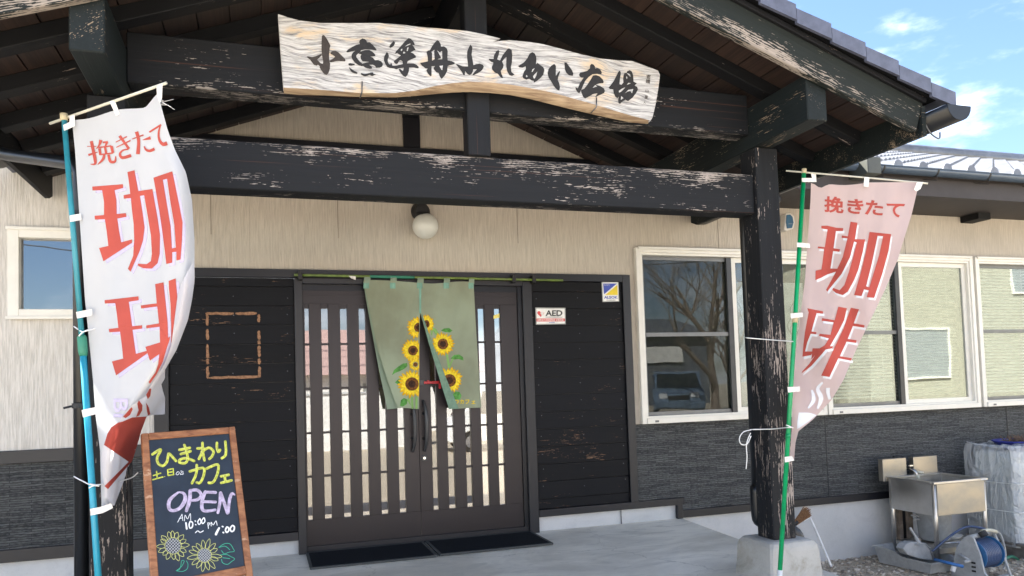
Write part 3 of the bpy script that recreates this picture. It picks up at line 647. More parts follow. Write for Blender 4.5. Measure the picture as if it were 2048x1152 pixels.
rl = mesh('main_roof', [(-14, EY+.02, RZ(EY)-.09), (-1.75, EY+.02, RZ(EY)-.09), (-1.75, 3.95, RZ(3.95)-.09), (-14, 3.95, RZ(3.95)-.09), (-14, EY+.02, RZ(EY)), (-1.75, EY+.02, RZ(EY)), (-1.75, 3.95, RZ(3.95)), (-14, 3.95, RZ(3.95))], BF, M['tile_slate'], B)
mesh('main_roof', [(-1.75, .3, RZ(.3)-.09), (3.92, .3, RZ(.3)-.09), (3.92, 3.95, RZ(3.95)-.09), (-1.75, 3.95, RZ(3.95)-.09), (-1.75, .3, RZ(.3)), (3.92, .3, RZ(.3)), (3.92, 3.95, RZ(3.95)), (-1.75, 3.95, RZ(3.95))], BF, M['tile_slate'], B)
# outrigger beam ends under the eave
for x in (7.12, 9.6):
    beam('outrigger', (x+.085, .05, 2.93), (x+.085, -.22, 2.93), .17, .30, M['timber_quiet'], B)
# rain collector box and chain
RB = thing('rain_collector', 'dark olive rainwater box with a hanging chain under the eave corner', 'rain collector', (5.19, -.8, 3.0))
b0 = SY(1735, 314, -.95); b1 = SY(1764, 349, -.95)
join('box_body', [bx(b0.x, b1.x, -.95, -.72, b1.z+.004, b0.z+.01)], M['rain_box'], RB, .006)
cx_ = (b0.x+b1.x)/2; L_ = []
for i in range(9):
    z = b1.z-.012-.03*i; a = i % 2
    ring = [Vector((cx_+(.012*math.cos(q*math.pi/5) if a else 0), -.83+(0 if a else .012*math.cos(q*math.pi/5)), z+.019*math.sin(q*math.pi/5))) for q in range(11)]
    L_.append(tubegeo(ring, .003, 5))
join('chain', L_, M['hook_steel'], RB)

# ================================================================== the porch
P0 = thing('entrance_porch', 'gabled entrance porch of flaking black timber with slate grey tiles', 'porch', (1.2, -2.1, 0))
CX = 1.205; SL = .353
def rz(x, z0): return z0-.378*abs(x-CX)
# posts on concrete footings
for (x0, x1) in ((-.79, -.62), (3.03, 3.197)):
    xm = (x0+x1)/2
    beam('post', (xm, -2.015, .17), (xm, -2.015, 2.672), .167, .17, M['timber_post'], P0, up=(0, 1, 0), bev=.007)
    V = []
    for (hx, hy, z) in ((.198, .195, -.14), (.180, .180, .125), (.170, .168, .155), (.150, .15, .172)): V += [(xm-hx, -2.015-hy, z), (xm+hx, -2.015-hy, z), (xm+hx, -2.015+hy, z), (xm-hx, -2.015+hy, z)]
    F = [(3, 2, 1, 0), (12, 13, 14, 15)]+[(i*4+j, i*4+(j+1) % 4, i*4+4+(j+1) % 4, i*4+4+j) for i in range(3) for j in range(4)]
    o = mesh('footing', V, F, M['concrete_old'], P0, bev=.012)
# beams across
beam('cross_beam', (-.62, -1.99, 2.373), (3.03, -1.99, 2.373), .15, .253, M['timber_front_beam'], P0, bev=.006)
beam('tie_beam', (-.62, -1.97, 2.90), (3.03, -1.97, 2.90), .14, .26, M['timber'], P0, bev=.006)
beam('king_post', (1.195, -2.035, 2.50), (1.195, -2.035, 3.60), .11, .134, M['timber'], P0, up=(1, 0, 0), bev=.005)
# beams running back to the wall, ends carried out under the barge boards
for xm in (-.69, 3.10):
    beam('side_beam', (xm, -2.60, 2.81), (xm, -.45, 2.81), .138, .27, M['timber_green'], P0, bev=.006); beam('side_beam_tail', (xm, -.45, 2.84), (xm, -.0, 2.84), .12, .20, M['timber_quiet'], P0, bev=.006)
beam('ridge_beam', (CX, -2.60, 3.56), (CX, -.0, 3.56), .13, .24, M['timber_quiet'], P0, bev=.005)
beam('back_beam', (-.62, -.10, 2.37), (3.03, -.10, 2.37), .12, .02, M['timber_quiet'], P0) if False else None
for sg in (-1, 1):
    # soffit boards
    n = 0; x = CX+sg*.02
    while abs(x-CX) < 2.60:
        xa, xb = x, x+sg*.1655
        za, zb_ = rz(xa, 3.792), rz(xb, 3.792)
        j = .0028*sg
        beam('soffit_board', ((xa+xb)/2, -2.60, (za+zb_)/2+.006+random.uniform(-.001, .001)), ((xa+xb)/2, -.002, (za+zb_)/2+.006), (.1655-.006)*math.sqrt(1+.378**2), .012, M['soffit_wood'], P0, up=(.378*sg, 0, 1), bev=.0015)
        x = xb
    # rafters
    for yf in (-2.125, -1.678, -1.23, -.785, -.34):
        beam('rafter', (CX+sg*.06, yf, rz(CX+sg*.06, 3.75)), (CX+sg*2.60, yf, rz(CX+sg*2.60, 3.75)), .095, .078, M['timber_quiet'], P0, bev=.004)
    # barge board, capping strip, eave fascia
    a = Vector((CX, -2.628, 3.650)); b = Vector((CX+sg*2.60, -2.628, 3.650-SL*2.60))
    beam('barge_board', a, b, .045, .188, M['timber_barge'], P0, bev=.004)
    beam('roof_strip', a+Vector((0, -.02, .112)), b+Vector((sg*.04, -.02, .098)), .05, .03, M['timber_quiet'], P0, bev=.003)
    xe = CX+sg*2.61
    V = [(xe, -2.66, 2.618), (xe, -2.66, 2.80), (xe, -.03, 2.80), (xe, -.03, 2.655), (xe, -.12, 2.618)]
    prism(V, (sg*.028, 0, 0), M['timber_green'] if sg > 0 else M['timber_quiet'], 'eave_fascia', P0)
    V = [(xe-.10*sg, -.05, 2.80), (xe+.06*sg, -.05, 2.80), (xe+.075*sg, -.05, 2.665), (xe+.10*sg, -.05, 2.645), (xe+.08*sg, -.05, 2.635), (xe-.16*sg, -.05, 2.74)]
    if False: prism([(3.93, -.06, 2.80), (3.945, -.06, 2.70), (3.925, -.06, 2.665), (3.935, -.06, 2.655), (3.965, -.06, 2.645), (4.30, -.06, 2.765), (4.36, -.06, 2.84)], (0, .055, 0), M['timber_quiet'], 'fascia_end', P0)
    # tiles along the verge, stepped
    rt = mesh('roof', [(CX, -2.69, 3.800), (CX+sg*2.70, -2.69, 3.785-SL*2.70), (CX+sg*2.70, 3.4, 3.785-SL*2.70), (CX, 3.4, 3.800), (CX, -2.69, 3.806), (CX+sg*2.70, -2.69, 3.797-SL*2.70), (CX+sg*2.70, 3.4, 3.797-SL*2.70), (CX, 3.4, 3.806)], BF, M['timber_quiet'], P0)
    k = 0; xx = .02
    while xx < 2.66:
        x1_, x2_ = xx, min(xx+.2335, 2.80)
        def zt(d, up_): return 3.80-SL*d+up_
        V = []
        for yy in (-2.735, -2.45):
            V += [(CX+sg*x1_, yy, zt(x1_, .012)-.012), (CX+sg*x2_, yy, zt(x2_, .034)-.02), (CX+sg*x2_, yy, zt(x2_, .062)), (CX+sg*x1_, yy, zt(x1_, .040))]
        # hanging skirt of the verge tile
        V += [(CX+sg*x1_, -2.735, zt(x1_, -.044)), (CX+sg*(x2_), -2.735, zt(x2_, -.026)), (CX+sg*x2_, -2.715, zt(x2_, -.026)), (CX+sg*x1_, -2.715, zt(x1_, -.044))]
        V += [(CX+sg*x1_, -2.715, zt(x1_, 0)), (CX+sg*x2_, -2.715, zt(x2_, .014))]
        F = [(3, 2, 6, 7), (4, 5, 6, 7), (1, 5, 6, 2), (0, 3, 7, 4), (8, 9, 2, 3), (9, 10, 13, 2), (8, 3, 12, 11), (11, 10, 13, 12), (8, 9, 10, 11), (12, 13, 5, 4)]
        o = mesh('roof_tile', V, F, M['tile_slate'], rt)
        bm = bmesh.new(); bm.from_mesh(o.data); bmesh.ops.recalc_face_normals(bm, faces=bm.faces); bm.to_mesh(o.data); bm.free()
        xx += .236; k += 1
    parts = []
    for r_ in range(12):
        xa, xb = .02+.236*r_, .02+.236*r_+.25
        for c_ in range(22):
            ya = -2.45+.265*c_; parts.append(([(CX+sg*xa, ya, 3.80-SL*xa+.012), (CX+sg*xb, ya, 3.80-SL*xb+.03), (CX+sg*xb, ya+.262, 3.80-SL*xb+.03), (CX+sg*xa, ya+.262, 3.80-SL*xa+.012), (CX+sg*xa, ya, 3.80-SL*xa+.036), (CX+sg*xb, ya, 3.80-SL*xb+.058), (CX+sg*xb, ya+.262, 3.80-SL*xb+.05), (CX+sg*xa, ya+.262, 3.80-SL*xa+.03)], BF))
    tag(join('roof_tiling', parts, M['tile_slate'], rt), kind='stuff')
    # gutter and its slanting pipe to a downpipe beside the post
    xg = CX+sg*2.745
    gt = mesh('gutter', *gutter_geo((xg, -2.80, 2.765), (xg, -.02 if sg > 0 else -.75, 2.735), .092, (sg, 0, 0)), M['pipe_black'], P0, smooth=True)
    V, F = [], []
    V = [Vector((xg+sg*.092*math.cos(math.pi*k/10), -2.80, 2.765-.092*math.sin(math.pi*k/10))) for k in range(11)]
    prism(V, (0, .012, 0), M['pipe_black'], 'gutter_end', gt)
    tube('gutter_hook', spline([(xg-sg*.10, -2.63, 2.74), (xg-sg*.05, -2.63, 2.655), (xg+sg*.02, -2.63, 2.62), (xg+sg*.03, -2.63, 2.66)], 4), .005, M['hook_steel'], gt, 5)
    if sg < 0:
        xd, yd = -.838, -2.0
        pth = [(xg, -1.35, 2.66), (xg+.02, -1.36, 2.60), (-1.28, -1.5, 2.52), (xd-.02, -1.97, 2.36), (xd, yd, 2.30), (xd, yd, 2.2), (xd, yd, slabz(-2)+.0)]
        tube('downpipe', pth, .033, M['pipe_black'], P0, 14)
        for z in (1.16, 2.1): mesh('pipe_clip', *lathe([(.036, -.012), (.04, -.012), (.04, .012), (.036, .012)], (xd, yd, z), 16), M['track_dark'], P0)
        tube('pipe_bracket', [(xd-.03, yd, 1.16), (xd-.075, yd, 1.15)], .006, M['track_dark'], P0, 5)
    else:
        xd, yd = 3.19, -1.72
        pth = [(xg-.02, -1.1, 2.66), (xg-.04, -1.15, 2.60), (3.6, -1.35, 2.58), (3.24, -1.68, 2.50), (xd, yd, 2.42), (xd, yd, 2.3), (xd, yd, .45)]
        tube('downpipe', pth, .033, M['pipe_black'], P0, 14)
        p_ = spline([(xd, yd, .46), (xd, yd, .26), (xd+.03, yd-.005, .215), (xd+.14, yd-.04, .185), (xd+.235, yd-.07, .13), (xd+.262, yd-.08, .04), (xd+.266, yd-.08, -.10), (xd+.266, yd-.08, -.3)], 4)
        tube('pipe_elbow', p_, .045, M['pipe_black'], P0, 14)

# ================================================================== name board above the entrance
NB = thing('name_board', 'long weathered driftwood name board with black brush lettering hung on the tie beam', 'sign', (1.2, -2.2, 2.9))
top = [(556, 28), (580, 36), (600, 41), (640, 46), (700, 46), (760, 46), (800, 49), (850, 55), (905, 59), (935, 62), (965, 68), (985, 73), (1001, 77), (985, 84), (1000, 82), (1018, 80), (1060, 84), (1085, 88), (1120, 97), (1160, 108), (1200, 117), (1240, 121), (1264, 122), (1300, 135), (1316, 141), (1320, 150)]
rightb = [(1317, 175), (1311, 210), (1305, 235), (1300, 243)]
inner = [(1298, 240), (1262, 231), (1232, 222), (1190, 209), (1140, 195), (1100, 184), (1060, 176), (1020, 169), (980, 165), (940, 163), (905, 166), (870, 172), (830, 181), (790, 186), (720, 186), (650, 180), (600, 177), (567, 175)]
outer = [(1296, 248), (1262, 245), (1232, 239), (1190, 230), (1140, 218), (1100, 208), (1060, 198), (1020, 190), (980, 186), (940, 184), (905, 185), (870, 188), (830, 192), (790, 195), (720, 194), (650, 191), (600, 190), (568, 187)]
YB = -2.185
prism([SY(x, y, YB) for x, y in top+rightb+inner+[(561, 100)]], (0, .05, 0), M['driftwood'], 'board', NB)
V = [SY(x, y, YB+.0005) for x, y in inner]+[SY(x, y, YB+.035) for x, y in outer]+[SY(x, y, YB+.10) for x, y in outer]; n = len(inner); F = []
for i in range(n-1): F += [(i, i+1, n+i+1, n+i), (n+i, n+i+1, 2*n+i+1, 2*n+i)]
mesh('live_edge', V, F, M['sapwood'], NB, smooth=True)
G = {'a': (600, 60), 'b': (760, 60), 'c': (900, 70), 'd': (1020, 90), 'e': (1140, 110)}
def g_(k, pts): ox, oy = G[k]; return [(ox+x/9.6, oy+y/9.6) for x, y, *r in pts]
def gr(k, pts, w_): ox, oy = G[k]; return ribbon([(ox+p[0]/9.6, oy+p[1]/9.6, (p[2] if len(p) > 2 else w_)/9.6) for p in pts], w_/9.6)
CH = [
 ('ink_brown', 'a', [[(440,92),(470,105),(520,175),(565,260),(585,300),(570,350),(558,480),(562,600),(578,640),(575,740),(550,820),(515,862),(470,850),(420,790),(375,715),(395,690),(440,650),(445,600),(420,480),(412,350),(415,220),(420,120)],
   [(128,510),(150,505),(235,520),(300,505),(415,455),(415,490),(330,570),(400,640),(445,655),(440,700),(385,700),(345,665),(320,685),(270,670),(230,620),(190,565),(145,535)],
   [(582,440),(620,405),(680,398),(740,430),(800,490),(860,545),(875,580),(865,605),(800,600),(740,595),(690,598),(610,620),(570,615),(565,590),(640,545),(672,512),(620,475),(590,460)]], [], []),
 ('ink_black', 'a', [[(885,420),(920,375),(1010,320),(1080,285),(1150,268),(1135,230),(1150,190),(1200,162),(1250,175),(1280,210),(1285,240),(1340,238),(1390,280),(1440,335),(1470,375),(1460,390),(1400,380),(1320,370),(1250,370),(1190,385),(1100,392),(1000,410),(910,432)],
   [(1120,450),(1170,410),(1250,385),(1330,383),(1390,415),(1440,465),(1450,500),(1420,508),(1350,510),(1400,530),(1440,580),(1500,575),(1560,600),(1592,650),(1580,700),(1530,725),(1460,725),(1440,690),(1400,668),(1330,668),(1375,700),(1385,740),(1340,745),(1260,725),(1210,690),(1180,650),(1230,635),(1330,612),(1200,600),(1170,560),(1160,500),(1180,470)],
   [(925,650),(960,635),(1050,650),(1050,675),(990,685),(940,680)]],
   [[(1140,395,60),(1050,460,85),(1040,530,90),(1110,620,80),(1190,670,50)], [(950,725,12),(1010,790,46),(1090,825,30)], [(1180,842,30),(1250,865,46),(1340,842,36)], [(1360,840,50),(1380,850,76),(1400,870,30)], [(1400,850,30),(1445,855,16)]], []),
 ('ink_black', 'b', [[(178,320),(200,275),(265,207),(290,245),(270,300),(205,345),(180,335)],
   [(130,422),(160,450),(172,500),(150,560),(150,610),(175,655),(200,660),(215,625),(240,685),(330,680),(430,655),(540,640),(640,640),(700,665),(745,710),(735,738),(640,720),(560,722),(440,725),(360,735),(310,758),(270,735),(190,730),(140,710),(100,650),(75,580),(80,510)],
   [(288,455),(305,415),(400,310),(480,215),(550,155),(590,165),(640,220),(668,275),(650,295),(615,275),(660,340),(685,385),(650,395),(590,430),(640,450),(690,500),(685,530),(600,565),(530,600),(520,645),(440,660),(430,600),(395,580),(365,590),(345,640),(310,655),(275,630),(262,600),(330,545),(400,490),(385,480),(330,440)],
   [(360,750),(385,745),(440,790),(455,740),(460,650),(540,650),(560,720),(555,790),(525,870),(490,903),(450,885),(400,830),(370,780)]], [],
   [[(395,390),(410,365),(430,360),(425,395),(410,405)], [(513,402),(520,350),(545,325),(545,352),(532,402)], [(440,445),(458,412),(490,440),(460,455)], [(480,315),(530,280),(575,262),(592,270),(530,300)]]),
 ('ink_black', 'b', [[(890,420),(920,395),(960,385),(1000,310),(1060,230),(1100,195),(1135,215),(1165,270),(1170,320),(1230,312),(1280,350),(1300,400),(1295,520),(1300,580),(1380,598),(1440,630),(1420,660),(1350,675),(1300,690),(1290,790),(1240,880),(1185,940),(1150,900),(1125,825),(1080,810),(1030,750),(1030,720),(1060,690),(990,700),(990,880),(960,885),(910,820),(890,770),(920,740),(870,735),(800,680),(768,630),(830,622),(920,600),(915,520),(900,450)]], [],
   [[(988,418),(1048,378),(1038,412),(1048,560),(1000,590),(1002,450)], [(1098,392),(1150,430),(1192,400),(1195,560),(1100,562),(1165,545),(1172,525)], [(1140,690),(1210,680),(1195,770),(1180,762)]]),
 ('ink_black', 'c', [[(365,230),(395,180),(430,235),(425,300),(415,380),(435,480),(450,580),(500,560),(570,548),(630,570),(650,610),(620,670),(560,720),(500,750),(440,775),(428,765),(460,720),(515,660),(445,660),(440,700),(410,755),(370,768),(330,745),(290,690),(285,775),(260,770),(220,700),(170,630),(110,560),(150,562),(240,600),(345,605),(345,560),(328,440),(330,320)]], [], []),
 ('ink_black', 'c', [[(835,460),(845,390),(890,310),(930,285),(950,310),(935,380),(905,465),(960,490),(1010,390),(1070,310),(1110,262),(1140,258),(1185,290),(1195,380),(1190,520),(1170,620),(1180,710),(1240,760),(1190,785),(1140,770),(1100,700),(1080,600),(1080,500),(1085,420),(1040,460),(1000,510),(1030,570),(1020,630),(975,690),(990,750),(1020,815),(1000,828),(960,800),(920,745),(860,720),(810,660),(805,610),(830,560),(830,525),(790,515),(745,475),(750,455)]], [], []),
 ('ink_black', 'd', [[(155,400),(185,385),(260,340),(330,260),(380,160),(430,138),(475,160),(505,230),(505,310),(495,375),(530,342),(570,375),(640,425),(662,480),(640,570),(590,630),(520,690),(455,725),(460,690),(415,680),(370,650),(310,665),(255,640),(240,590),(270,510),(305,460),(300,410),(240,435),(180,430)]], [],
   [[(415,520),(430,470),(475,440),(440,505)], [(440,600),(525,505),(500,600),(465,655)], [(305,600),(320,575),(340,610),(315,620)]]),
 ('ink_black', 'd', [[(722,540),(740,460),(790,400),(850,362),(882,400),(880,500),(880,600),(920,530),(955,495),(962,520),(930,600),(915,670),(945,730),(960,810),(945,875),(905,860),(850,800),(790,700),(740,620)], [(1045,335),(1085,338),(1130,400),(1190,480),(1218,550),(1205,592),(1130,580),(1080,530),(1055,470)]], [], []),
 ('ink_black', 'e', [[(172,380),(195,335),(260,325),(330,305),(385,250),(385,200),(410,170),(450,180),(478,215),(482,258),(540,250),(590,290),(612,335),(600,370),(520,362),(430,370),(350,430),(290,500),(250,590),(220,660),(180,735),(150,720),(110,660),(105,615),(150,640),(190,540),(265,430),(220,435),(185,410)],
   [(440,395),(500,385),(570,410),(630,470),(650,520),(635,540),(560,545),(500,570),(590,600),(650,640),(672,690),(655,730),(580,765),(480,810),(530,735),(440,750),(380,790),(290,835),(250,800),(215,710),(215,665),(270,650),(340,560),(400,470)]], [], [[(435,630),(490,575),(520,605)]]),
 ('ink_black', 'e', [[(738,630),(780,580),(840,500),(890,400),(930,320),(960,298),(978,340),(960,450),(950,560),(990,570),(1025,530),(1020,450),(1030,380),(1050,345),(1085,345),(1100,310),(1150,290),(1190,320),(1215,400),(1220,510),(1285,545),(1270,560),(1240,585),(1290,610),(1305,660),(1270,730),(1200,820),(1115,885),(1060,860),(1000,900),(960,942),(930,920),(925,860),(935,800),(910,830),(870,800),(840,730),(830,660),(770,655)]], [],
   [[(1078,425),(1090,408),(1105,440),(1088,462)], [(1090,345),(1155,370),(1160,420),(1120,380)], [(935,690),(1010,640),(1062,620),(1000,690),(945,725)], [(1050,740),(1120,670),(1215,650),(1190,735),(1160,690),(1110,700)], [(975,860),(985,790),(1030,830)], [(1090,575),(1120,535),(1170,540),(1130,560)]]),
]
sfb = lambda x, y: SY(x, y, YB)
for mt_, k, polys, ribs, gaps in CH:
    pl = [g_(k, p) for p in polys]
    for r_ in ribs: pl += gr(k, r_, 40)
    ch = decal('character', pl, sfb, M[mt_], NB, .003, 40, .00006)
    for p in gaps: decal('character_gap', [g_(k, p)], sfb, M['driftwood'], ch, .0048, 40, .00004)
for q, (ch_, x, y, h) in enumerate((('寄', 1293, 149, 8.5), ('贈', 1292, 158, 8.5), ('山', 1291, 178, 6.5), ('里', 1289.5, 191, 6.5), ('人', 1287, 202, 5))):
    text('small_character', ch_, [(x, y), (x+h, y+.6), (x+h-.4, y+h+.6), (x-.4, y+h)], sfb, M['ink_brown'], NB, .003, .01, 40)
for (x0, y0, x1, y1, x2, y2) in ((724, 163, 724, 183, 721, 194), (1193, 195, 1193, 214, 1182, 226)):
    tube('hook', [SY(x0, y0, YB-.006), SY(x1, y1, YB-.008), SY(x2, y2, YB+.02), SY(x2-1, y2+1, YB+.14)], .0035, M['hook_steel'], NB, 6)

# ================================================================== stickers on the boards
AE = thing('first_aid_sticker', 'small white AED sign with red heart and red band on black boards', 'sign', SY(1100, 632))
sfa = lambda x, y: SY(x, y, -.020)
prism([SY(x, y, -.020) for x, y in [(1070.5, 615), (1131, 615.5), (1131.5, 648.5), (1072, 649.5)]], (0, .006, 0), M['sign_grey'], 'backing', AE)
decal('face', [[(1072.3, 617), (1129.2, 617.3), (1129.8, 647), (1073.6, 648)]], sfa, M['sign_white'], AE, .001)
text('lettering', 'AED', [(1091, 620.5), (1125, 620.5), (1124.5, 632), (1091, 632)], sfa, M['sign_black'], AE, .002, .03)
text('lettering', 'Automated External Defibrillator', [(1091, 633), (1125, 633), (1125, 635), (1091, 635)], sfa, M['sign_black'], AE, .002, .02)
decal('band', [[(1072.8, 637), (1129.6, 637), (1129.7, 642.6), (1073.2, 643)]], sfa, M['sign_red'], AE, .002)
text('lettering', '自動体外式除細動器 設置施設', [(1075, 638), (1127.5, 638), (1127.5, 641.8), (1075, 642)], sfa, M['sign_white'], AE, .003, .01)
text('lettering', 'ALSOK', [(1098, 644), (1110, 644), (1110, 646), (1098, 646)], sfa, M['sign_blue'], AE, .002, .03)
hp = []
for k in range(24):
    t = 2*math.pi*k/24; hp.append((1081.5+7.0*math.sin(t)**3, 627.2-(5.6*math.cos(t)-2.1*math.cos(2*t)-.9*math.cos(3*t)-.4*math.cos(4*t))))
decal('heart', [hp], sfa, M['sign_red'], AE, .002, 9, 0)
decal('heart_half', [[(1082, 622.5), (1086, 621), (1088, 624), (1087, 628), (1082.5, 634), (1083, 629), (1080, 627), (1086, 625), (1081, 626)]], sfa, M['sign_white'], AE, .0028)
AL = thing('guard_sticker', 'small upright security sticker with blue and yellow triangles on black boards', 'sticker', SY(1220, 583))
prism([SY(x, y, -.020) for x, y in [(1203, 563.5), (1237, 563), (1238.5, 603), (1205, 604)]], (0, .006, 0), M['sign_grey'], 'backing', AL)
decal('face', [[(1204.3, 565), (1236, 564.5), (1237.2, 602), (1206.2, 602.8)]], sfa, M['sign_white'], AL, .001)
decal('blue_triangle', [[(1206.3, 567), (1234, 567), (1208, 588.5)]], sfa, M['sign_blue'], AL, .002)
decal('yellow_triangle', [[(1234.8, 569.5), (1235.6, 590), (1210.5, 590)]], sfa, M['sign_yellow'], AL, .002)
text('lettering', 'ALSOK', [(1208, 592), (1235, 592), (1235.5, 597.5), (1208.3, 597.5)], sfa, M['sign_blue'], AL, .002, .03)
text('lettering', 'Security by', [(1208, 568.5), (1219.5, 568.5), (1219.5, 571.5), (1208, 571.5)], sfa, M['sign_white'], AL, .003)
text('lettering', '綜合警備保障', [(1213, 599), (1231, 599), (1231, 601.5), (1213, 601.5)], sfa, M['sign_black'], AL, .002)

# ================================================================== doormats
for i, (x0, x1, lb) in enumerate(((.300, 1.215, 'flat black doormat at the left half of the sliding door'), (1.235, 2.14, 'flat black doormat at the right half of the sliding door'))):
    dm = thing('doormat', lb, 'doormat', (x0, -.3, -.04), 'doormats before the entrance'); y0, y1 = (-.575, -.05) if i == 0 else (-.555, -.03); zt = lambda y: slabz(y)+.012
    mesh('mat_pad', [(x0+.02, y0+.02, slabz(y0)+.001), (x1-.02, y0+.02, slabz(y0)+.001), (x1-.02, y1-.02, slabz(y1)+.001), (x0+.02, y1-.02, slabz(y1)+.001), (x0+.02, y0+.02, zt(y0)), (x1-.02, y0+.02, zt(y0)), (x1-.02, y1-.02, zt(y1)), (x0+.02, y1-.02, zt(y1))], BF, M['mat_black'], dm)
    for a, b, c, d in ((x0, x1, y0, y0+.02), (x0, x1, y1-.02, y1), (x0, x0+.02, y0+.021, y1-.021), (x1-.02, x1, y0+.021, y1-.021)):
        mesh('mat_border', [(a, c, slabz(c)+.001), (b, c, slabz(c)+.001), (b, d, slabz(d)+.001), (a, d, slabz(d)+.001), (a, c, zt(c)+.001), (b, c, zt(c)+.001), (b, d, zt(d)+.001), (a, d, zt(d)+.001)], BF, M['mat_edge'], dm)

# ================================================================== curtain rod and split curtain
RD = thing('curtain_rod', 'thin green bamboo curtain rod across the head of the door', 'rod', (1.3, -.085, 2.1))
ra, rb_ = Vector((.25, -.085, 2.105)), Vector((2.49, -.085, 2.092))
tube('rod', [ra, rb_], .0105, M['bamboo_green'], RD, 10)
tube('rod_sleeve', [ra.lerp(rb_, .26), ra.lerp(rb_, .42)], .0125, M['joint_green'], RD, 10)
for t in (.02, .80, .88): mesh('rod_holder', *bx(ra.lerp(rb_, t).x-.016, ra.lerp(rb_, t).x+.016, -.105, -.042, 2.065, 2.135), M['rubber_black'], RD, bev=.005)
prism([SY(x, y, -.088) for x, y in ((697, 552), (711, 553), (711, 560), (702, 557))], (0, -.012, 0), M['strap_white'], 'rod_clip', RD)
NR = thing('door_curtain', 'olive green split curtain with yellow sunflowers hanging over the door', 'curtain', (1.25, -.1, 1.6))
def itp(tab, y):
    if y <= tab[0][0]: return tab[0][1]
    for (a, b), (c, d) in zip(tab[:-1], tab[1:]):
        if y <= c: return b+(d-b)*(y-a)/(c-a)
    return tab[-1][1]
def gn(x, y):
    t = max(0, min(1, (y-562)/255)); k = .105+.015*math.sin(x*.11+.6)*t+.012*math.sin(x*.047+y*.012)*t+.004*math.sin(x*.31+y*.05)*(1-t)+.003*math.sin(y*.09+x*.16)
    if x > 838: k += .05*t*max(0, 1-abs(x-itp([(620, 841), (817, 898)], y))/40)
    else: k += .05*t*max(0, (800-x)/80)
    return SY(x, y, -k)
def sheet(name, left, right, y0, y1, topf, botf, surf, mat, parent, nu=18, nv=44, thick=None):
    V, F = [], []
    for j in range(nv+1):
        for i in range(nu+1):
            u, v = i/nu, j/nv; yt, yb = topf(u), botf(u); y = yt+(yb-yt)*v; xl, xr = itp(left, y), itp(right, y); V.append(surf(xl+(xr-xl)*u, y))
    for j in range(nv):
        for i in range(nu): a = j*(nu+1)+i; F.append((a, a+nu+1, a+nu+2, a+1))
    return mesh(name, V, F, mat, parent, smooth=True)
cl = sheet('left_panel', [(560, 727), (620, 739), (700, 756), (760, 775), (800, 789), (817, 797)], [(560, 840), (628, 840), (820, 838)], 560, 818, lambda u: 560+6*u-1.5*math.sin(u*math.pi), lambda u: 815+3*u, gn, M['noren_green'], NR, 20)
cr = sheet('right_panel', [(560, 840), (628, 841), (680, 856), (760, 881), (817, 898)], [(560, 947), (640, 951), (720, 956), (817, 963)], 565, 818, lambda u: 566-2*u+1.5*math.sin(u*2*math.pi), lambda u: 818-3*u, gn, M['noren_green'], NR, 20)
# hem turned back at the outer left edge and along the slit
g2 = lambda x, y: gn(x, y)+Vector((0, .028, 0))
sheet('turned_hem', [(560, 727), (600, 733), (680, 748), (740, 759), (800, 772), (820, 775)], [(560, 729), (600, 745), (680, 768), (740, 787), (820, 803)], 560, 820, lambda u: 562, lambda u: 819-3*u, g2, M['noren_edge'], NR, 6, 24)
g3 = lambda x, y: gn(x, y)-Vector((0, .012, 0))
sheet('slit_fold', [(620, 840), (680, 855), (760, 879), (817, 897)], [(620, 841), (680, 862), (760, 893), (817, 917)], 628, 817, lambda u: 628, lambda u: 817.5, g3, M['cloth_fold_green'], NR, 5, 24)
for x, w_ in ((727, 11), (780, 11), (834, 11), (887, 11), (937, 10)):
    y0 = 556.5+(x-727)*.012
    pts = [SY(x, y0+10, -.105), SY(x+1, y0+2, -.10), SY(x+1, y0-4, -.09), SY(x+1, y0+2, -.072), SY(x+1, y0+9, -.072)]
    V = []; dx = Vector((w_*.0046, 0, 0))
    for p in pts: V += [p, p+dx]
    mesh('hanging_loop', V, [(2*i, 2*i+1, 2*i+3, 2*i+2) for i in range(len(pts)-1)], M['noren_edge'] , NR)
    decal('loop_patch', [[(x, 565.5), (x+w_, 565.5), (x+w_, 577), (x, 577)]], gn, M['tab_teal'], NR, .004)
decal('centre_seam', [[(838, 575), (842.5, 575), (842.5, 627), (838.5, 627)]], gn, M['tab_teal'], NR, .004)
def clip(poly, a, b, c):       # keep a*x+b*y<=c
    out = []
    for i in range(len(poly)):
        p, q = poly[i], poly[(i+1) % len(poly)]; dp, dq = a*p[0]+b*p[1]-c, a*q[0]+b*q[1]-c
        if dp <= 0: out.append(p)
        if dp*dq < 0: t = dp/(dp-dq); out.append((p[0]+(q[0]-p[0])*t, p[1]+(q[1]-p[1])*t))
    return out
CLL = [(1, 0, 838.2)]; CLR = [(-1, 57/190, -(841-57/190*627)-1.2+.0)]
def clipall(polys, cls):
    for c in cls: polys = [clip(p, *c) for p in polys]
    return [p for p in polys if len(p) > 2]
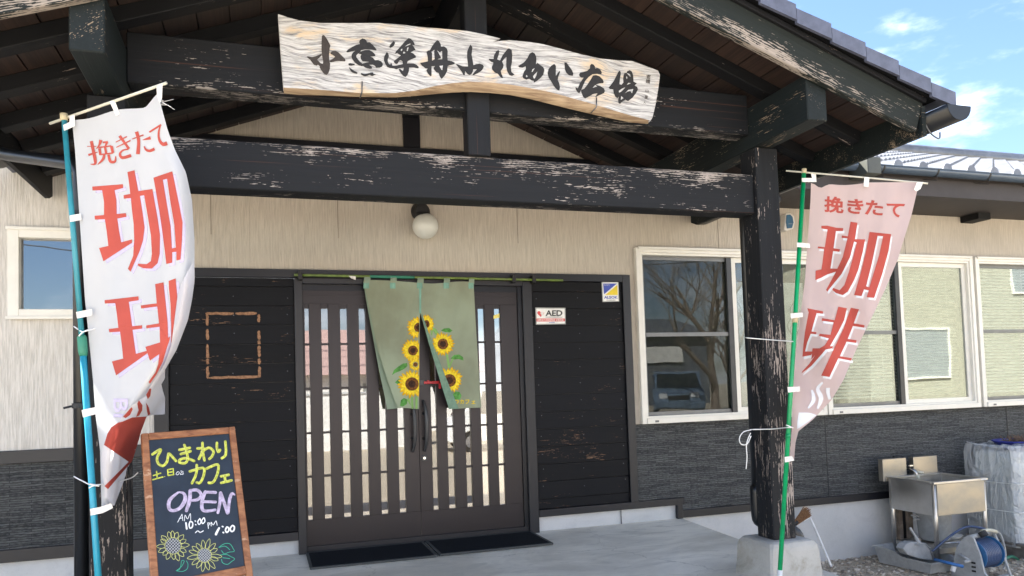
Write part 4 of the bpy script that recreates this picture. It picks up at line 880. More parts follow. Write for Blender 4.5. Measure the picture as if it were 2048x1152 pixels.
def sunflower(cx_, cy_, R_, r_, cls, ex=1.0):
    rs = random.Random(int(cx_)); outer_, inner_ = [], []
    for ring, (n, rr1, lst) in enumerate(((22, R_, outer_), (20, R_*.86, inner_))):
        for k in range(n):
            a = 2*math.pi*(k+.5*ring)/n+rs.uniform(-.06, .06); L_ = rr1*rs.uniform(.9, 1.08); wd = R_*.115
            p = []
            for t, ww in ((.45, .7), (.7, 1.0), (.88, .6), (1, 0), (.88, -.6), (.7, -1.0), (.45, -.7)):
                x, y = t*L_, ww*wd; p.append((cx_+ex*(x*math.cos(a)-y*math.sin(a)), cy_+x*math.sin(a)+y*math.cos(a)))
            lst.append(p)
    disc = lambda q: [[(cx_+ex*q*math.cos(k*math.pi/10), cy_+q*math.sin(k*math.pi/10)) for k in range(20)]]
    sf_ = decal('sunflower', clipall(outer_, cls), gn, M['petal_deep'], NR, .0030, 8, .00002)
    for nm, pl, mt_, o_ in (('petals', inner_, 'petal_yellow', .0044), ('seed_ring', disc(r_), 'seed_brown', .0054), ('seed_head', disc(r_*.55), 'seed_dark', .0060)):
        pl = clipall(pl, cls)
        if pl: decal(nm, pl, gn, M[mt_], sf_, o_, 8, .00002)
def leafp(pts, mt_='leaf_green', cls=()): 
    pl = clipall([pts], cls); decal('leaf', pl, gn, M[mt_], NR, .0027, 8) if pl else None
def stem(pts, w_, cls=()): pl = clipall(ribbon(pts, w_), cls); decal('stem', pl, gn, M['stem_green'], NR, .0025, 8, .00001)
stem([(824, 795), (825, 816)], 4, CLL); stem([(833, 795), (833, 816)], 4, CLL); stem([(894, 710), (898, 735)], 4, CLR); stem([(899, 733), (906, 718), (912, 712)], 2.5, CLR); stem([(866, 658), (873, 668)], 4, CLR); stem([(818, 728), (826, 738)], 2, CLL)
leafp([(784, 750), (788, 740), (797, 733), (806, 727), (814, 726), (815, 732), (808, 738), (798, 743), (790, 746)], cls=CLL); leafp([(800, 812), (802, 800), (808, 796), (815, 799), (814, 808), (806, 813)], cls=CLL); leafp([(790, 765), (797, 758), (803, 757), (798, 770)], cls=CLL)
leafp([(882, 661), (888, 657), (898, 656), (905, 661), (900, 665), (890, 664)]); leafp([(901, 717), (908, 710), (918, 709), (926, 714), (927, 721), (917, 718), (908, 719)]); leafp([(904, 792), (910, 783), (919, 784), (923, 791), (920, 799), (908, 799)]); leafp([(862, 668), (863, 655), (868, 648), (866, 660), (864, 672)], 'stem_green')
leafp([(866, 655), (872, 658), (879, 668), (875, 672), (868, 664)], 'stem_green'); leafp([(818, 795), (813, 800), (822, 812)], 'stem_green', CLL)
sunflower(837, 655, 24, 9, CLL); sunflower(831, 729, 14, 4, CLL); sunflower(826, 701, 24, 10, CLL); sunflower(824, 768, 29, 13.5, CLL)
sunflower(853, 648, 20, 8, CLR+[(1, 0, 868)], .8); sunflower(886, 688, 24, 11, CLR); sunflower(899, 761, 27, 13, [(-1, 57/190, -(847-57/190*627)-2)])
for ch_, x in (('り', 909), ('カ', 919.5), ('フ', 930.5), ('ェ', 943)):
    w_ = 8.5 if ch_ != 'ェ' else 7.5; y0 = 799 if ch_ != 'ェ' else 801.5
    text('lettering', ch_, [(x, y0+.5), (x+w_, y0), (x+w_, 807.5), (x, 808)], gn, M['petal_yellow'], NR, .004, .03, 6)

# ================================================================== tall banners tied to the posts
def band(name, cpt, r, h, mat, parent, ax=(0, 0, 1)):
    ax = Vector(ax).normalized(); return tube(name, [Vector(cpt)-ax*h/2, Vector(cpt)+ax*h/2], r, mat, parent, 12, False)
def pole_pt(a, b, y): return a.lerp(b, (a.z-y)/(a.z-b.z))
# ---- left banner
FL = thing('banner', 'white cloth banner with red lettering on a light blue pole beside the left post', 'banner', (-.66, -2.27, -.06), 'tall banners tied to the porch posts')
pa, pb = SY(128, 236, -2.26), SY(195, 1150, -2.30); pe = pa+(pb-pa)*((pa.z+.075)/(pa.z-pb.z)); pm = SY(165, 690, -2.275)
tube('pole', [pm, pe], .0145, M['pole_blue'], FL, 12); tube('upper_pole', [pa, pm], .012, M['pole_teal'], FL, 12)
dpl = (pa-pe).normalized(); tube('pole_joint', [pm-dpl*.05, pm-dpl*.03, pm+dpl*.035, pm+dpl*.045], [.0165, .0205, .0205, .015], M['joint_green'], FL, 12)
tube('pole_cap', [pa-dpl*.012, pa+dpl*.02], .0165, M['cap_cream'], FL, 12)
arm0, arm1 = SY(100, 247, -2.19), SY(333, 166, -2.62)
tube('crossbar', [arm0, arm1], .0065, M['arm_white'], FL, 8)
LE = [(200, 143), (240, 144), (300, 150), (420, 158), (600, 170), (640, 174), (700, 180), (760, 186), (830, 191), (900, 200), (1016, 203)]
RE = [(195, 318), (215, 323), (262, 336), (300, 350), (345, 372), (400, 384), (480, 389), (560, 389), (600, 383), (640, 376), (700, 352), (745, 326), (800, 292), (850, 256), (900, 236), (960, 230), (1010, 226)]
def gl(x, y, d=0.0):
    u = (x-itp(LE, y))/215; t = max(0, min(1, (y-240)/400))
    k = 2.285+.36*max(0, u)+.014*math.sin(u*6.5+y*.006)*t+.006*math.sin(u*17+y*.013)+.010*math.sin(y*.017+u*3)*t
    if y > 700: k += .0
    # cloth rolls away at its free edge lower down
    re = itp(RE, y); k -= .10*max(0, 1-(re-x)/26)**2*min(1, max(0, (y-250)/150))
    return SY(x, y, -(k+d))
V = sheet('cloth', LE, RE, 240, 1012, lambda u: 240-34*u-9*math.sin(u*math.pi)*.0-(22*max(0, u-.82)/.18)+3*math.sin(u*math.pi*3), lambda u: 1016-6*u, gl, M['flag_white'], FL, 30, 110)
def o4(pts, ox, oy, k, dx=0, dy=0): return [(ox+(p[0]+dx)/k, oy+(p[1]+dy)/k) for p in pts]
def lett(name, loops_list, ox, oy, k, surf, mat, parent, shadow=None, sh=(30, 24), off=.003):
    A = []; S = []
    for e in loops_list:
        if isinstance(e[0], list): A.append([o4(l, ox, oy, k) for l in e]); S.append([o4(l, ox, oy, k, *sh) for l in e])
        else: A.append(o4(e, ox, oy, k)); S.append(o4(e, ox, oy, k, *sh))
    p = decal(name, A, surf, mat, parent, off, 7, .00005)
    if shadow: decal('letter_shadow', S, surf, shadow, p, off*.55, 7, .00005)
    return p
WA = [[(118,255),(412,232),(414,268),(332,290),(350,385),(352,518),(440,510),(446,545),(358,562),(375,680),(395,790),(500,762),(498,795),(225,972),(183,845),(272,825),(258,700),(238,568),(143,572),(140,535),(230,528),(230,400),(212,290),(120,292)],
      [(455,115),(522,98),(560,298),(695,278),(700,305),(745,560),(768,720),(765,900),(745,990),(690,1042),(610,1040),(560,1018),(552,995),(640,1000),(680,970),(690,900),(680,720),(650,540),(615,338),(575,345),(600,500),(620,650),(605,770),(570,880),(485,1072),(460,1045),(510,920),(520,760),(515,620),(495,450),(488,365),(420,372),(418,338),(482,325),(470,220)],
      [[(705,170),(885,108),(905,200),(950,420),(985,600),(978,780),(965,955),(925,965),(925,880),(885,885),(885,985),(828,998),(800,760),(760,480)], [(795,190),(835,180),(870,420),(905,620),(920,840),(882,850),(870,640),(830,400)]]]
lett('character', WA, 160, 320, 4.8, gl, M['print_red'], FL, M['print_lilac'])
WB = [[(140,290),(465,252),(467,290),(372,305),(388,420),(405,540),(500,530),(500,562),(408,575),(425,700),(440,805),(548,775),(550,800),(250,1012),(210,878),(318,850),(305,720),(288,592),(185,598),(180,566),(272,555),(258,430),(242,318),(142,322)],
      [(625,135),(705,118),(725,300),(745,500),(750,650),(770,635),(765,670),(740,740),(700,880),(640,1000),(575,1093),(562,1075),(630,980),(655,900),(665,808),(575,870),(532,738),(672,695),(668,545),(540,560),(540,532),(662,512),(645,350),(490,370),(488,340),(640,320)],
      [(755,105),(822,80),(838,260),(810,480),(785,715),(778,690),(780,560),(772,320),(758,180)]]
lett('character', WB, 180, 540, 4.8, gl, M['print_red'], FL, M['print_lilac'])
RL = [('挽', [[(215,500,60),(262,720,60),(290,860,62),(285,940,40),(200,945,14)], [(135,603,14),(315,603,14)], [(160,768,44),(335,712,16)], [(400,480,70),(372,570,40),(312,650,12)], [(440,528,34),(535,512,30)], [(520,520,50),(480,610,24)], [(345,625,26),(600,592,26)], [(372,640,50),(390,765,50)], [(480,610,44),(500,740,44)], [(600,595,56),(632,728,50)], [(375,762,26),(636,728,26)], [(462,760,40),(440,850,50),(340,950,14)], [(545,760,46),(582,890,56),(670,892,44),(684,790,18)]]),
      ('き', [[(760,400,56),(860,540,46),(940,650,52)], [(685,522,16),(900,414,26)], [(695,622,16),(970,488,28)], [(930,655,30),(820,680,30),(765,750,44),(815,820,56),(980,775,60)]]),
      ('た', [[(1085,320,70),(1125,500,60),(1110,752,74)], [(1000,462,16),(1220,382,28)], [(1200,480,10),(1355,438,66)], [(1230,600,20),(1265,665,40),(1340,688,52),(1430,650,56)]]),
      ('て', [[(1330,330,34),(1558,185,34)], [(1545,195,26),(1510,330,36),(1520,470,46),(1590,560,66),(1672,540,76)]])]
for nm, sts in RL:
    pl = []
    for st in sts: pl += ribbon([(160+p[0]/9.6, 230+p[1]/9.6, p[2]/9.6) for p in st], 4, round_=False)
    decal('character', pl, gl, M['print_red'], FL, .003, 7, .00002)
V_ = text_polys('Br', .03)
text('lettering', 'Br', [(256, 797), (256, 848), (227, 848), (227, 797)], gl, M['print_lilac'], FL, .004, .015, 3)
# turned strip of the free edge, the hanging tail and the twisted front flap
gs = lambda x, y: gl(x, y, .045)
pz = lambda pts: [(160+x/3.84, 740+y/3.84) for x, y in pts]
sheet('cloth_turn', [(520, 388), (545, 374), (570, 362), (594, 355), (656, 347), (694, 342), (730, 328), (768, 303), (790, 290)], [(520, 388.5), (560, 389.5), (600, 384), (640, 376), (700, 353), (745, 327), (790, 296)], 520, 790, lambda u: 520, lambda u: 790,
      lambda x, y: gl(x, y, .02+.03*math.sin(min(1, max(0, (x-itp([(520, 372), (560, 360), (656, 347), (694, 342), (730, 328), (790, 290)], y))/34))*math.pi)), M['flag_white_back'], FL, 10, 30)
o = decal('cloth_tail', [pz([(690, 0), (625, 110), (636, 160), (660, 230), (700, 300), (706, 325), (695, 340), (540, 345), (500, 362), (470, 380), (500, 250), (540, 135), (640, 0)])], lambda x, y: gl(min(x, 330), y, -.01-.0006*(x-300)), M['flag_white_back'], FL, .0, 6)
C_OUT = [(545,135),(510,200),(440,240),(380,290),(330,350),(290,405),(240,440),(210,490),(182,575),(168,650),(165,740),(175,820),(190,900),(182,960),(250,1040),(265,1040),(330,870),(370,750),(430,600),(470,470),(510,358),(545,350),(535,290),(520,235),(548,160)]
gc = lambda x, y: gl(x, y, .075+.02*math.sin((x-200)*.09)+.02*math.sin(y*.03))
decal('cloth_flap', [pz(C_OUT)], gc, M['flag_white_back'], FL, .0, 6)
decal('red_print', [pz([(290,405),(330,395),(400,365),(512,357),(470,470),(438,585),(400,700),(215,915),(188,892),(374,705),(184,575),(210,490),(240,440)]), pz([(535,140),(548,145),(540,200),(520,225),(508,190)]), pz([(452,232),(480,270),(478,310),(455,350),(430,360),(450,310),(440,260)]), pz([(395,285),(405,300),(385,345),(350,370),(330,360),(365,320)]), pz([(508,250),(530,290),(540,340),(522,350),(512,300)])], gc, M['flag_red'], FL, .003, 6)
for o in FL.children:
    if o.type == 'MESH' and o.name.split('.')[0] in ('cloth_tail', 'cloth_flap', 'red_print', 'character', 'lettering'):
        for p in o.data.polygons: p.use_smooth = True
def straps(parent, lst, surf):
    for q in lst: decal('strap', [q], surf, M['strap_white'], parent, .022, 20)
spole = lambda x, y: SY(x, y, -2.29)
straps(FL, [[(139, 431), (162, 427), (163, 440), (140, 444)], [(152, 624), (184, 618), (185, 631), (154, 637)], [(163, 820), (203, 812), (204, 825), (166, 835)], [(180, 1018), (200, 1014), (223, 1006), (226, 1016), (206, 1026), (181, 1031)], [(126, 250), (139, 244), (139, 232), (149, 229), (150, 252), (128, 262)]], spole)
straps(FL, [[(219, 203), (229, 200), (240, 228), (232, 232)]], lambda x, y: SY(x, y, -2.42)); straps(FL, [[(313, 173), (325, 167), (324, 195), (320, 207), (314, 190)]], lambda x, y: SY(x, y, -2.60))
rs = random.Random(5)
for k in range(5):
    p = SY(322, 197+k*3, -2.6); tube('loose_thread', spline([p, p+Vector((rs.uniform(.005, .02), -.01, -rs.uniform(0, .02))), p+Vector((rs.uniform(.02, .06), -.01, rs.uniform(-.04, .0)))], 4), .0009, M['string_white'], FL, 4)
# ---- right banner
FR = thing('banner', 'pink cloth banner with red lettering on a green pole beside the right post', 'banner', (3.0, -2.3, -.08), 'tall banners tied to the porch posts')
qa, qb = SY(1608, 344, -2.20), SY(1560, 1140, -2.32); qe = qb+(qb-qa).normalized()*.10; dq = (qa-qb).normalized(); qm = qa.lerp(qb, .385)
tube('pole', [qa, qb], .0135, M['pole_green'], FR, 12); tube('pole_foot', [qb+dq*.0, qe], .0155, M['plastic_white'], FR, 12)
tube('pole_cap', [qa-dq*.01, qa+dq*.02], .0155, M['cap_cream'], FR, 12); tube('pole_joint', [qm-dq*.03, qm+dq*.03], .0175, M['cap_cream'], FR, 12); pl_ = qa.lerp(qb, .68); tube('pole_ring', [pl_-dq*.012, pl_+dq*.012], .0155, M['pole_green'], FR, 12)
tube('crossbar', [SY(1572, 341.5, -2.14), SY(1740, 356, -2.42), SY(1856, 367, -2.63)], .0055, M['arm_white'], FR, 8)
LR = [(340, 1623), (400, 1621), (500, 1614), (560, 1610), (620, 1602), (700, 1592), (760, 1587), (800, 1585), (860, 1583), (925, 1580)]
RR = [(340, 1848), (375, 1836), (430, 1823), (520, 1795), (580, 1770), (640, 1741), (700, 1712), (760, 1687), (800, 1663), (840, 1625), (862, 1597), (885, 1591), (922, 1588)]
def gR(x, y, d=0.0):
    u = (x-itp(LR, y))/225; t = max(0, min(1, (y-380)/300))
    k = 2.215+.42*max(0, u)+.012*math.sin(u*9+y*.008)*(.4+t)+.030*t*math.sin((x-1560-(y-560)*.45)*.05)+.006*math.sin(u*23+y*.011)
    return SY(x, y, -(k+d))
sheet('cloth', LR, RR, 372, 920, lambda u: 366+10*math.exp(-((u-.09)/.05)**2)+8*(1-abs(2*u-1))*0+6*math.sin(min(1, max(0, (u-.1)/.42))*math.pi)*.8-2*u, lambda u: 922-4*u, gR, M['flag_pink'], FR, 30, 90)
for o4_, oy, LL in ((1600, 360, [[(205,440),(260,438),(350,458),(415,462),(412,490),(345,490),(322,655),(384,665),(378,690),(318,682),(292,850),(358,852),(345,880),(265,905),(200,940),(147,960),(150,870),(205,858),(215,800),(232,660),(170,655),(173,638),(238,645),(265,475),(205,465)],
      [(485,400),(552,410),(528,568),(625,570),(605,680),(560,860),(520,960),(460,1070),(410,1105),(345,1085),(310,1055),(318,1035),(380,1058),(425,1010),(470,880),(510,740),(545,600),(520,590),(480,740),(400,900),(262,1070),(250,1055),(340,890),(410,740),(455,560),(400,555),(402,532),(460,540)],
      [[(668,498),(875,520),(850,680),(790,900),(712,1132),(640,1125),(660,1060),(615,1050),(590,1115),(520,1105),(580,900),(630,700)], [(745,535),(798,540),(760,720),(665,1030),(635,1020),(690,800)]]]),
   (1560, 580, [[(262,175),(415,205),(412,228),(352,222),(320,330),(302,398),(350,405),(346,425),(295,420),(262,500),(240,590),(312,590),(300,625),(215,640),(225,520),(240,400),(275,215)],
      [(560,160),(642,175),(615,290),(560,400),(480,540),(510,540),(500,560),(440,570),(380,640),(300,730),(205,800),(215,780),(280,710),(335,630),(300,665),(312,560),(380,560),(430,530),(470,465),(375,440),(380,420),(485,430),(515,310),(400,295),(405,270),(525,290)],
      [(680,170),(758,185),(708,320),(812,338),(808,362),(700,345),(650,470),(735,482),(730,508),(640,495),(575,635),(690,655),(682,678),(560,655),(475,835),(395,822),(520,560),(610,370)]])):
    A = []; S = []
    for e in LL:
        f_ = lambda l, dx, dy: [(o4_+(x+dx)/4.8, oy+(y+dy)/4.8) for x, y in l]
        if isinstance(e[0], list): A.append([f_(l, 0, 0) for l in e]); S.append([f_(l, 13, 24) for l in e])
        else: A.append(f_(e, 0, 0)); S.append(f_(e, 13, 24))
    p = decal('character', A, gR, M['print_red'], FR, .0032, 7, .00004); decal('letter_shadow', S, gR, M['print_white'], p, .0018, 7, .00004)
for ch_, q in (('挽', [(1649, 392), (1688, 394), (1687, 428), (1648, 424)]), ('き', [(1695, 397), (1729, 399), (1724, 429), (1694, 426)]), ('た', [(1733, 399), (1768, 403), (1765, 432), (1729, 429)]), ('て', [(1772, 405), (1810, 408), (1800, 436), (1778, 430)])):
    text('character', ch_, q, gR, M['print_red'], FR, .003, .028, 6)
pl = []
for st, w_ in (([(305, 960, 16), (322, 1020, 34), (318, 1070, 38), (270, 1135, 14)], 28), ([(410, 888, 16), (362, 950, 34), (395, 1040, 44), (360, 1140, 18)], 30), ([(460, 940, 40), (462, 990, 34), (478, 1050, 26)], 30)):
    pl += ribbon([(1560+p[0]/4.8, 580+p[1]/4.8, p[2]/4.8) for p in st], 5, round_=False)
decal('steam_print', pl, gR, M['print_white'], FR, .003, 6)
decal('cup_print', [[(1540+x/7.2, 780+y/7.2) for x, y in [(415, 325), (540, 325), (600, 335), (668, 362), (560, 450), (420, 548), (388, 560), (395, 450)]]], gR, M['print_white'], FR, .003, 6)
for o in FR.children:
    if o.type == 'MESH' and o.name.split('.')[0] in ('character', 'steam_print', 'cup_print'):
        for p in o.data.polygons: p.use_smooth = True
spr = lambda x, y: SY(x, y, -2.215-.10*(y-344)/800)
straps(FR, [[(1594, 485), (1620, 487), (1620, 496), (1594, 494)], [(1581, 627), (1606, 625), (1606, 634), (1582, 637)], [(1575, 774), (1600, 773), (1600, 783), (1576, 785)], [(1569, 914), (1584, 912), (1589, 921), (1570, 925)], [(1604, 356), (1624, 356), (1622, 347), (1632, 347), (1633, 364), (1604, 364)]], spr)
straps(FR, [[(1729, 354), (1739, 355), (1737, 374), (1727, 373)]], lambda x, y: SY(x, y, -2.43)); straps(FR, [[(1834, 364), (1847, 364), (1841, 378), (1833, 383), (1828, 379)]], lambda x, y: SY(x, y, -2.62))
# strings that tie the poles to the posts
def cord(name, label, runs):
    t = join(name, [tubegeo(spline(r, 6), .0032, 6) for r in runs], M['string_white'], None, smooth=True); tag(t, label, 'string', 'white strings round the porch posts')
cord('string', 'white string round the left post at the height of the pole joint', [[SY(148, 653, -2.2), SY(165, 664, -2.31), SY(172, 662, -2.31), SY(240, 646, -2.2), SY(290, 640, -2.11)], [SY(158, 672, -2.31), SY(166, 664, -2.318), SY(176, 660, -2.31)]])
cord('string', 'white string round the left post beside the chalkboard top', [[SY(148, 953, -2.12), SY(165, 962, -2.2), SY(187, 970, -2.33), SY(230, 964, -2.25), SY(262, 956, -2.12), SY(276, 945, -2.10)], [SY(178, 976, -2.33), SY(188, 971, -2.335), SY(198, 972, -2.33), SY(180, 968, -2.33)]])
cord('string', 'thin white string round the right post at mid height', [[SY(1492, 675, -1.95), SY(1497, 676, -2.12), SY(1545, 680, -2.14), SY(1586, 683, -2.29)]])
cord('string', 'white string tied in a loose bow round the foot of the right post', [[SY(1500, 859, -2.0), SY(1506, 859, -2.12), SY(1545, 858, -2.13), SY(1575, 855, -2.31), SY(1585, 855, -2.31)], [SY(1502, 860, -2.12), SY(1487, 864, -2.15), SY(1479, 876, -2.16), SY(1482, 888, -2.15), SY(1494, 888, -2.13), SY(1502, 872, -2.12)], [SY(1501, 866, -2.12), SY(1493, 888, -2.13), SY(1494, 915, -2.13), SY(1492, 938, -2.13)], [SY(1572, 850, -2.31), SY(1580, 853, -2.32), SY(1586, 856, -2.31)]])

# ================================================================== chalkboard
CBd = thing('chalkboard', 'leaning chalkboard in an orange brown wooden frame with yellow, lilac and white writing', 'chalkboard', (-.35, -2.6, -.07))
e1 = ray(2800, 678).normalized(); e2 = ray(61, -2460).normalized(); en = e1.cross(e2).normalized()
if en.y > 0: en = -en
c0 = SY(283, 866, -2.32)
sfk = lambda x, y: SP(x, y, c0, en)
back = -en*.022
fr = M['frame_wood']
def bar_px(name, pts, mat, th=.024, parent=CBd, bev=.003, lift=0): return prism([sfk(x, y)+en*lift for x, y in pts], -en*th, mat, name, parent, bev)
def ext(p, q, L_): p, q = Vector(p), Vector(q); d = (q-p).normalized(); return tuple(q+d*L_)
lb0, lb1 = (283, 866), (305, 1152); li0, li1 = (291, 866), (318, 1152)
# world length down to the slab
def down(px, py):
    p = sfk(px, py); t = (p.z-(slabz(p.y)))/e2.z; return p-e2*t
def bar_w(name, a, b, wv, mat, th=.024, lift=0): return prism([a+en*lift, a+wv+en*lift, b+wv+en*lift, b+en*lift], -en*th, mat, name, CBd, .003)
TLp = sfk(283, 866); TRp = sfk(470, 852.5); W_ = (TRp-TLp).dot(e1); TLp = TRp-e1*W_
wl = .030
bar_w('frame_stile', TLp, down(283, 866) if False else TLp-e2*((TLp.z-slabz(-2.8))/e2.z), e1*wl, fr)
bar_w('frame_stile', TRp-e1*wl, TRp-e1*wl-e2*((TRp.z-slabz(-2.8))/e2.z), e1*wl, fr)
hB = 0.0
# lower rail height from its sight point
pr_ = sfk(490, 1131); ff = en.cross(e1).normalized(); hB = (TRp-pr_).dot(ff)/e2.dot(ff)
bar_w('frame_rail', TLp+e1*wl, TLp+e1*wl-e2*.033, e1*(W_-2*wl), fr, lift=-.001)
bar_w('frame_rail', TLp+e1*wl-e2*hB, TLp+e1*wl-e2*(hB+.04), e1*(W_-2*wl), fr, lift=-.001)
bar_w('slate', TLp+e1*(wl-.004)-e2*.029, TLp+e1*(wl-.004)-e2*(hB+.006), e1*(W_-2*wl+.008), M['slate_board'], .006, lift=-.010)
# rear legs of the easel
hz = Vector((en.x, en.y, 0)).normalized()
for off in (0.10, W_-.12):
    a = TLp+e1*off-en*.03-e2*.1; b = Vector((a.x, a.y, 0))-hz*.04; b.z = slabz(b.y)
    beam('rear_leg', a, b, .026, .022, fr, CBd)
beam('rear_rail', TLp+e1*.1-en*.10-e2*.75, TRp-e1*.12-en*.10-e2*.75, .02, .03, fr, CBd)
SLK = c0-en*.010
sfs = lambda x, y: SP(x, y, SLK, en)
def z1(pts): return [(270+p[0]/7.2, 840+p[1]/7.2)+tuple(q/7.2 for q in p[2:]) for p in pts]
def z2(pts): return [(270+p[0]/6.33, 970+p[1]/6.33)+tuple(q/6.33 for q in p[2:]) for p in pts]
Y1 = [[[(250,495),(350,430),(370,440),(320,540),(330,620),(400,660),(460,600),(480,500),(500,490),(590,590)]],
      [[(640,430),(790,400)], [(660,490),(800,450)], [(710,360),(740,450),(760,560),(720,620),(640,610),(650,570),(740,550),(850,590)]],
      [[(970,330),(975,450),(1000,580)], [(900,410),(990,410),(960,480),(920,560)], [(960,460),(1060,400),(1130,450),(1110,520),(1070,560)]],
      [[(1180,330),(1180,400),(1200,460),(1225,430)], [(1300,310),(1310,430),(1300,510),(1250,550)]],
      [[(790,740),(980,690),(990,790),(940,900),(890,900)], [(890,650),(880,780),(820,910)]],
      [[(1030,700),(1190,640),(1190,760),(1130,890),(1060,905)]],
      [[(1240,810),(1350,790)], [(1290,800),(1300,880)], [(1240,905),(1390,870)]]]
for ch_ in Y1: strokes('chalk_character', [z1(l) for l in ch_], 5.2, sfs, M['chalk_yellow'], CBd, .0015)
for ch_ in Y1: strokes('chalk_outline', [[(x-1.9, y-1.0) for x, y in z1(l)] for l in ch_], .9, sfs, M['chalk_pale_yellow'], CBd, .0024)
strokes('chalk_character', [z1([(265,800),(370,765)]), z1([(310,740),(320,840)]), z1([(255,860),(400,820)])], 2.6, sfs, M['chalk_yellow'], CBd)
strokes('chalk_character', [z1([(470,715),(475,800)]), z1([(470,715),(550,700)]), z1([(550,700),(555,790)]), z1([(472,755),(552,745)]), z1([(475,800),(558,785)])], 2.4, sfs, M['chalk_yellow'], CBd)
strokes('chalk_character', [z1([(426,812),(430,815)])], 1.6, sfs, M['chalk_yellow'], CBd)
strokes('chalk_character', [z1([(610,745),(590,780),(615,790),(640,760),(620,745),(600,760)]), z1([(655,735),(680,740),(650,785),(700,775)]), z1([(692,740),(690,785)])], .9, sfs, M['chalk_white'], CBd)
LIL = M['chalk_lilac']
strokes('chalk_letter', [z2([(545,95,26),(440,190,46),(430,290,46),(480,325,40),(570,290,44),(635,190,52),(620,110,36),(560,90,22)])], 6, sfs, LIL, CBd)
strokes('chalk_letter', [z2([(700,70,44),(690,200,50),(650,325,40)]), z2([(700,70,36),(790,65,40),(840,130,40),(790,185,40),(720,195,30)])], 6, sfs, LIL, CBd)
strokes('chalk_letter', [z2([(890,90,36),(1020,95,38)]), z2([(890,85,40),(850,200,44),(850,300,44),(900,330,38),(1015,315,34)]), z2([(860,210,34),(1020,215,36)])], 6, sfs, LIL, CBd)
strokes('chalk_letter', [z2([(1080,100,36),(1075,220,40),(1050,350,36)]), z2([(1085,100,40),(1130,230,42),(1170,355,38)]), z2([(1180,350,36),(1195,200,40),(1225,110,36),(1262,125,20)])], 6, sfs, LIL, CBd)
WH = M['chalk_white']
strokes('chalk_letter', [z2([(595,370),(540,470)]), z2([(595,370),(605,450)]), z2([(560,425),(605,415)]), z2([(625,455),(635,380),(665,430),(700,360),(705,445)])], 1.2, sfs, WH, CBd)
strokes('chalk_numeral', [z2([(645,480),(655,555)])], 3.6, sfs, WH, CBd); strokes('chalk_numeral', [z2([(700,460),(685,500),(695,545),(725,530),(730,480),(705,460)])], 2.6, sfs, WH, CBd)
strokes('chalk_numeral', [z2([(760,455),(768,458)]), z2([(765,500),(772,504)]), z2([(820,425),(795,465),(810,500),(835,470),(825,430)]), z2([(870,415),(845,450),(855,490),(885,460),(878,418)])], 2.2, sfs, WH, CBd)
strokes('chalk_letter', [z2([(920,480),(930,550)]), z2([(920,480),(950,485),(925,515)]), z2([(965,520),(965,470),(990,505),(1025,455),(1040,510)])], 1.4, sfs, WH, CBd)
strokes('chalk_numeral', [z2([(1065,545,24),(1040,590,30),(1025,625,30)]), z2([(1105,525),(1115,528)]), z2([(1115,600),(1122,604)]), z2([(1160,535),(1145,570),(1160,600),(1185,580),(1185,545),(1165,530)]), z2([(1230,515),(1205,550),(1220,588),(1250,575),(1258,530),(1235,512)])], 3.0, sfs, WH, CBd)
strokes('chalk_dash', [z2([(765,605),(795,580),(825,600),(865,580)])], 1.7, sfs, WH, CBd)
def cflower(cx_, cy_, r_, R_, n, seed):
    rs = random.Random(seed); L_ = [[(cx_+r_*math.cos(k*math.pi/9), cy_+r_*math.sin(k*math.pi/9)) for k in range(19)]]
    for k in range(n):
        a = 2*math.pi*k/n+rs.uniform(-.08, .08); R1 = R_*rs.uniform(.88, 1.08); wd = math.pi*r_/n*1.05; ca, sa = math.cos(a), math.sin(a); f = lambda t, w_: (cx_+t*ca-w_*sa, cy_+t*sa+w_*ca)
        L_.append([f(r_, wd*.7), f(r_+(R1-r_)*.45, wd*1.25), f(R1*.93, wd*.6), f(R1, 0), f(R1*.93, -wd*.6), f(r_+(R1-r_)*.45, -wd*1.25), f(r_, -wd*.7)])
    strokes('chalk_flower', [z2(l) for l in L_], .85, sfs, M['chalk_pale_yellow'], CBd)
    H = []
    for k in range(-3, 4):
        c = k*r_*.27; h = math.sqrt(max(0, (r_*.92)**2-c*c)); H.append([(cx_+(c-h)*.7, cy_+(c+h)*.7), (cx_+(c+h)*.7, cy_+(c-h)*.7)]); H.append([(cx_+(c-h)*.7, cy_+(-c-h)*.7), (cx_+(c+h)*.7, cy_+(-c+h)*.7)])
    strokes('chalk_seeds', [z2(l) for l in H], .5, sfs, M['chalk_white'], CBd)
cflower(482, 770, 104, 196, 16, 1); cflower(880, 890, 90, 205, 15, 2)
for lf_ in ([(1060,790),(1130,745),(1200,745),(1240,800),(1255,840),(1190,850),(1130,870),(1095,830)], [(1065,790),(1140,775),(1200,820)]), ([(1080,885),(1160,880),(1210,905),(1262,935),(1220,970),(1170,1005),(1110,985),(1095,940)], [(1110,920),(1200,932)]), ([(520,1085),(560,1070),(580,1020),(590,960),(620,955)], [(520,1085),(600,1095),(660,1060),(670,1000),(650,960)], [(530,1080),(590,1030),(625,965)]):
    strokes('chalk_leaf', [z2(l) for l in lf_], 1.1, sfs, M['chalk_green'], CBd)

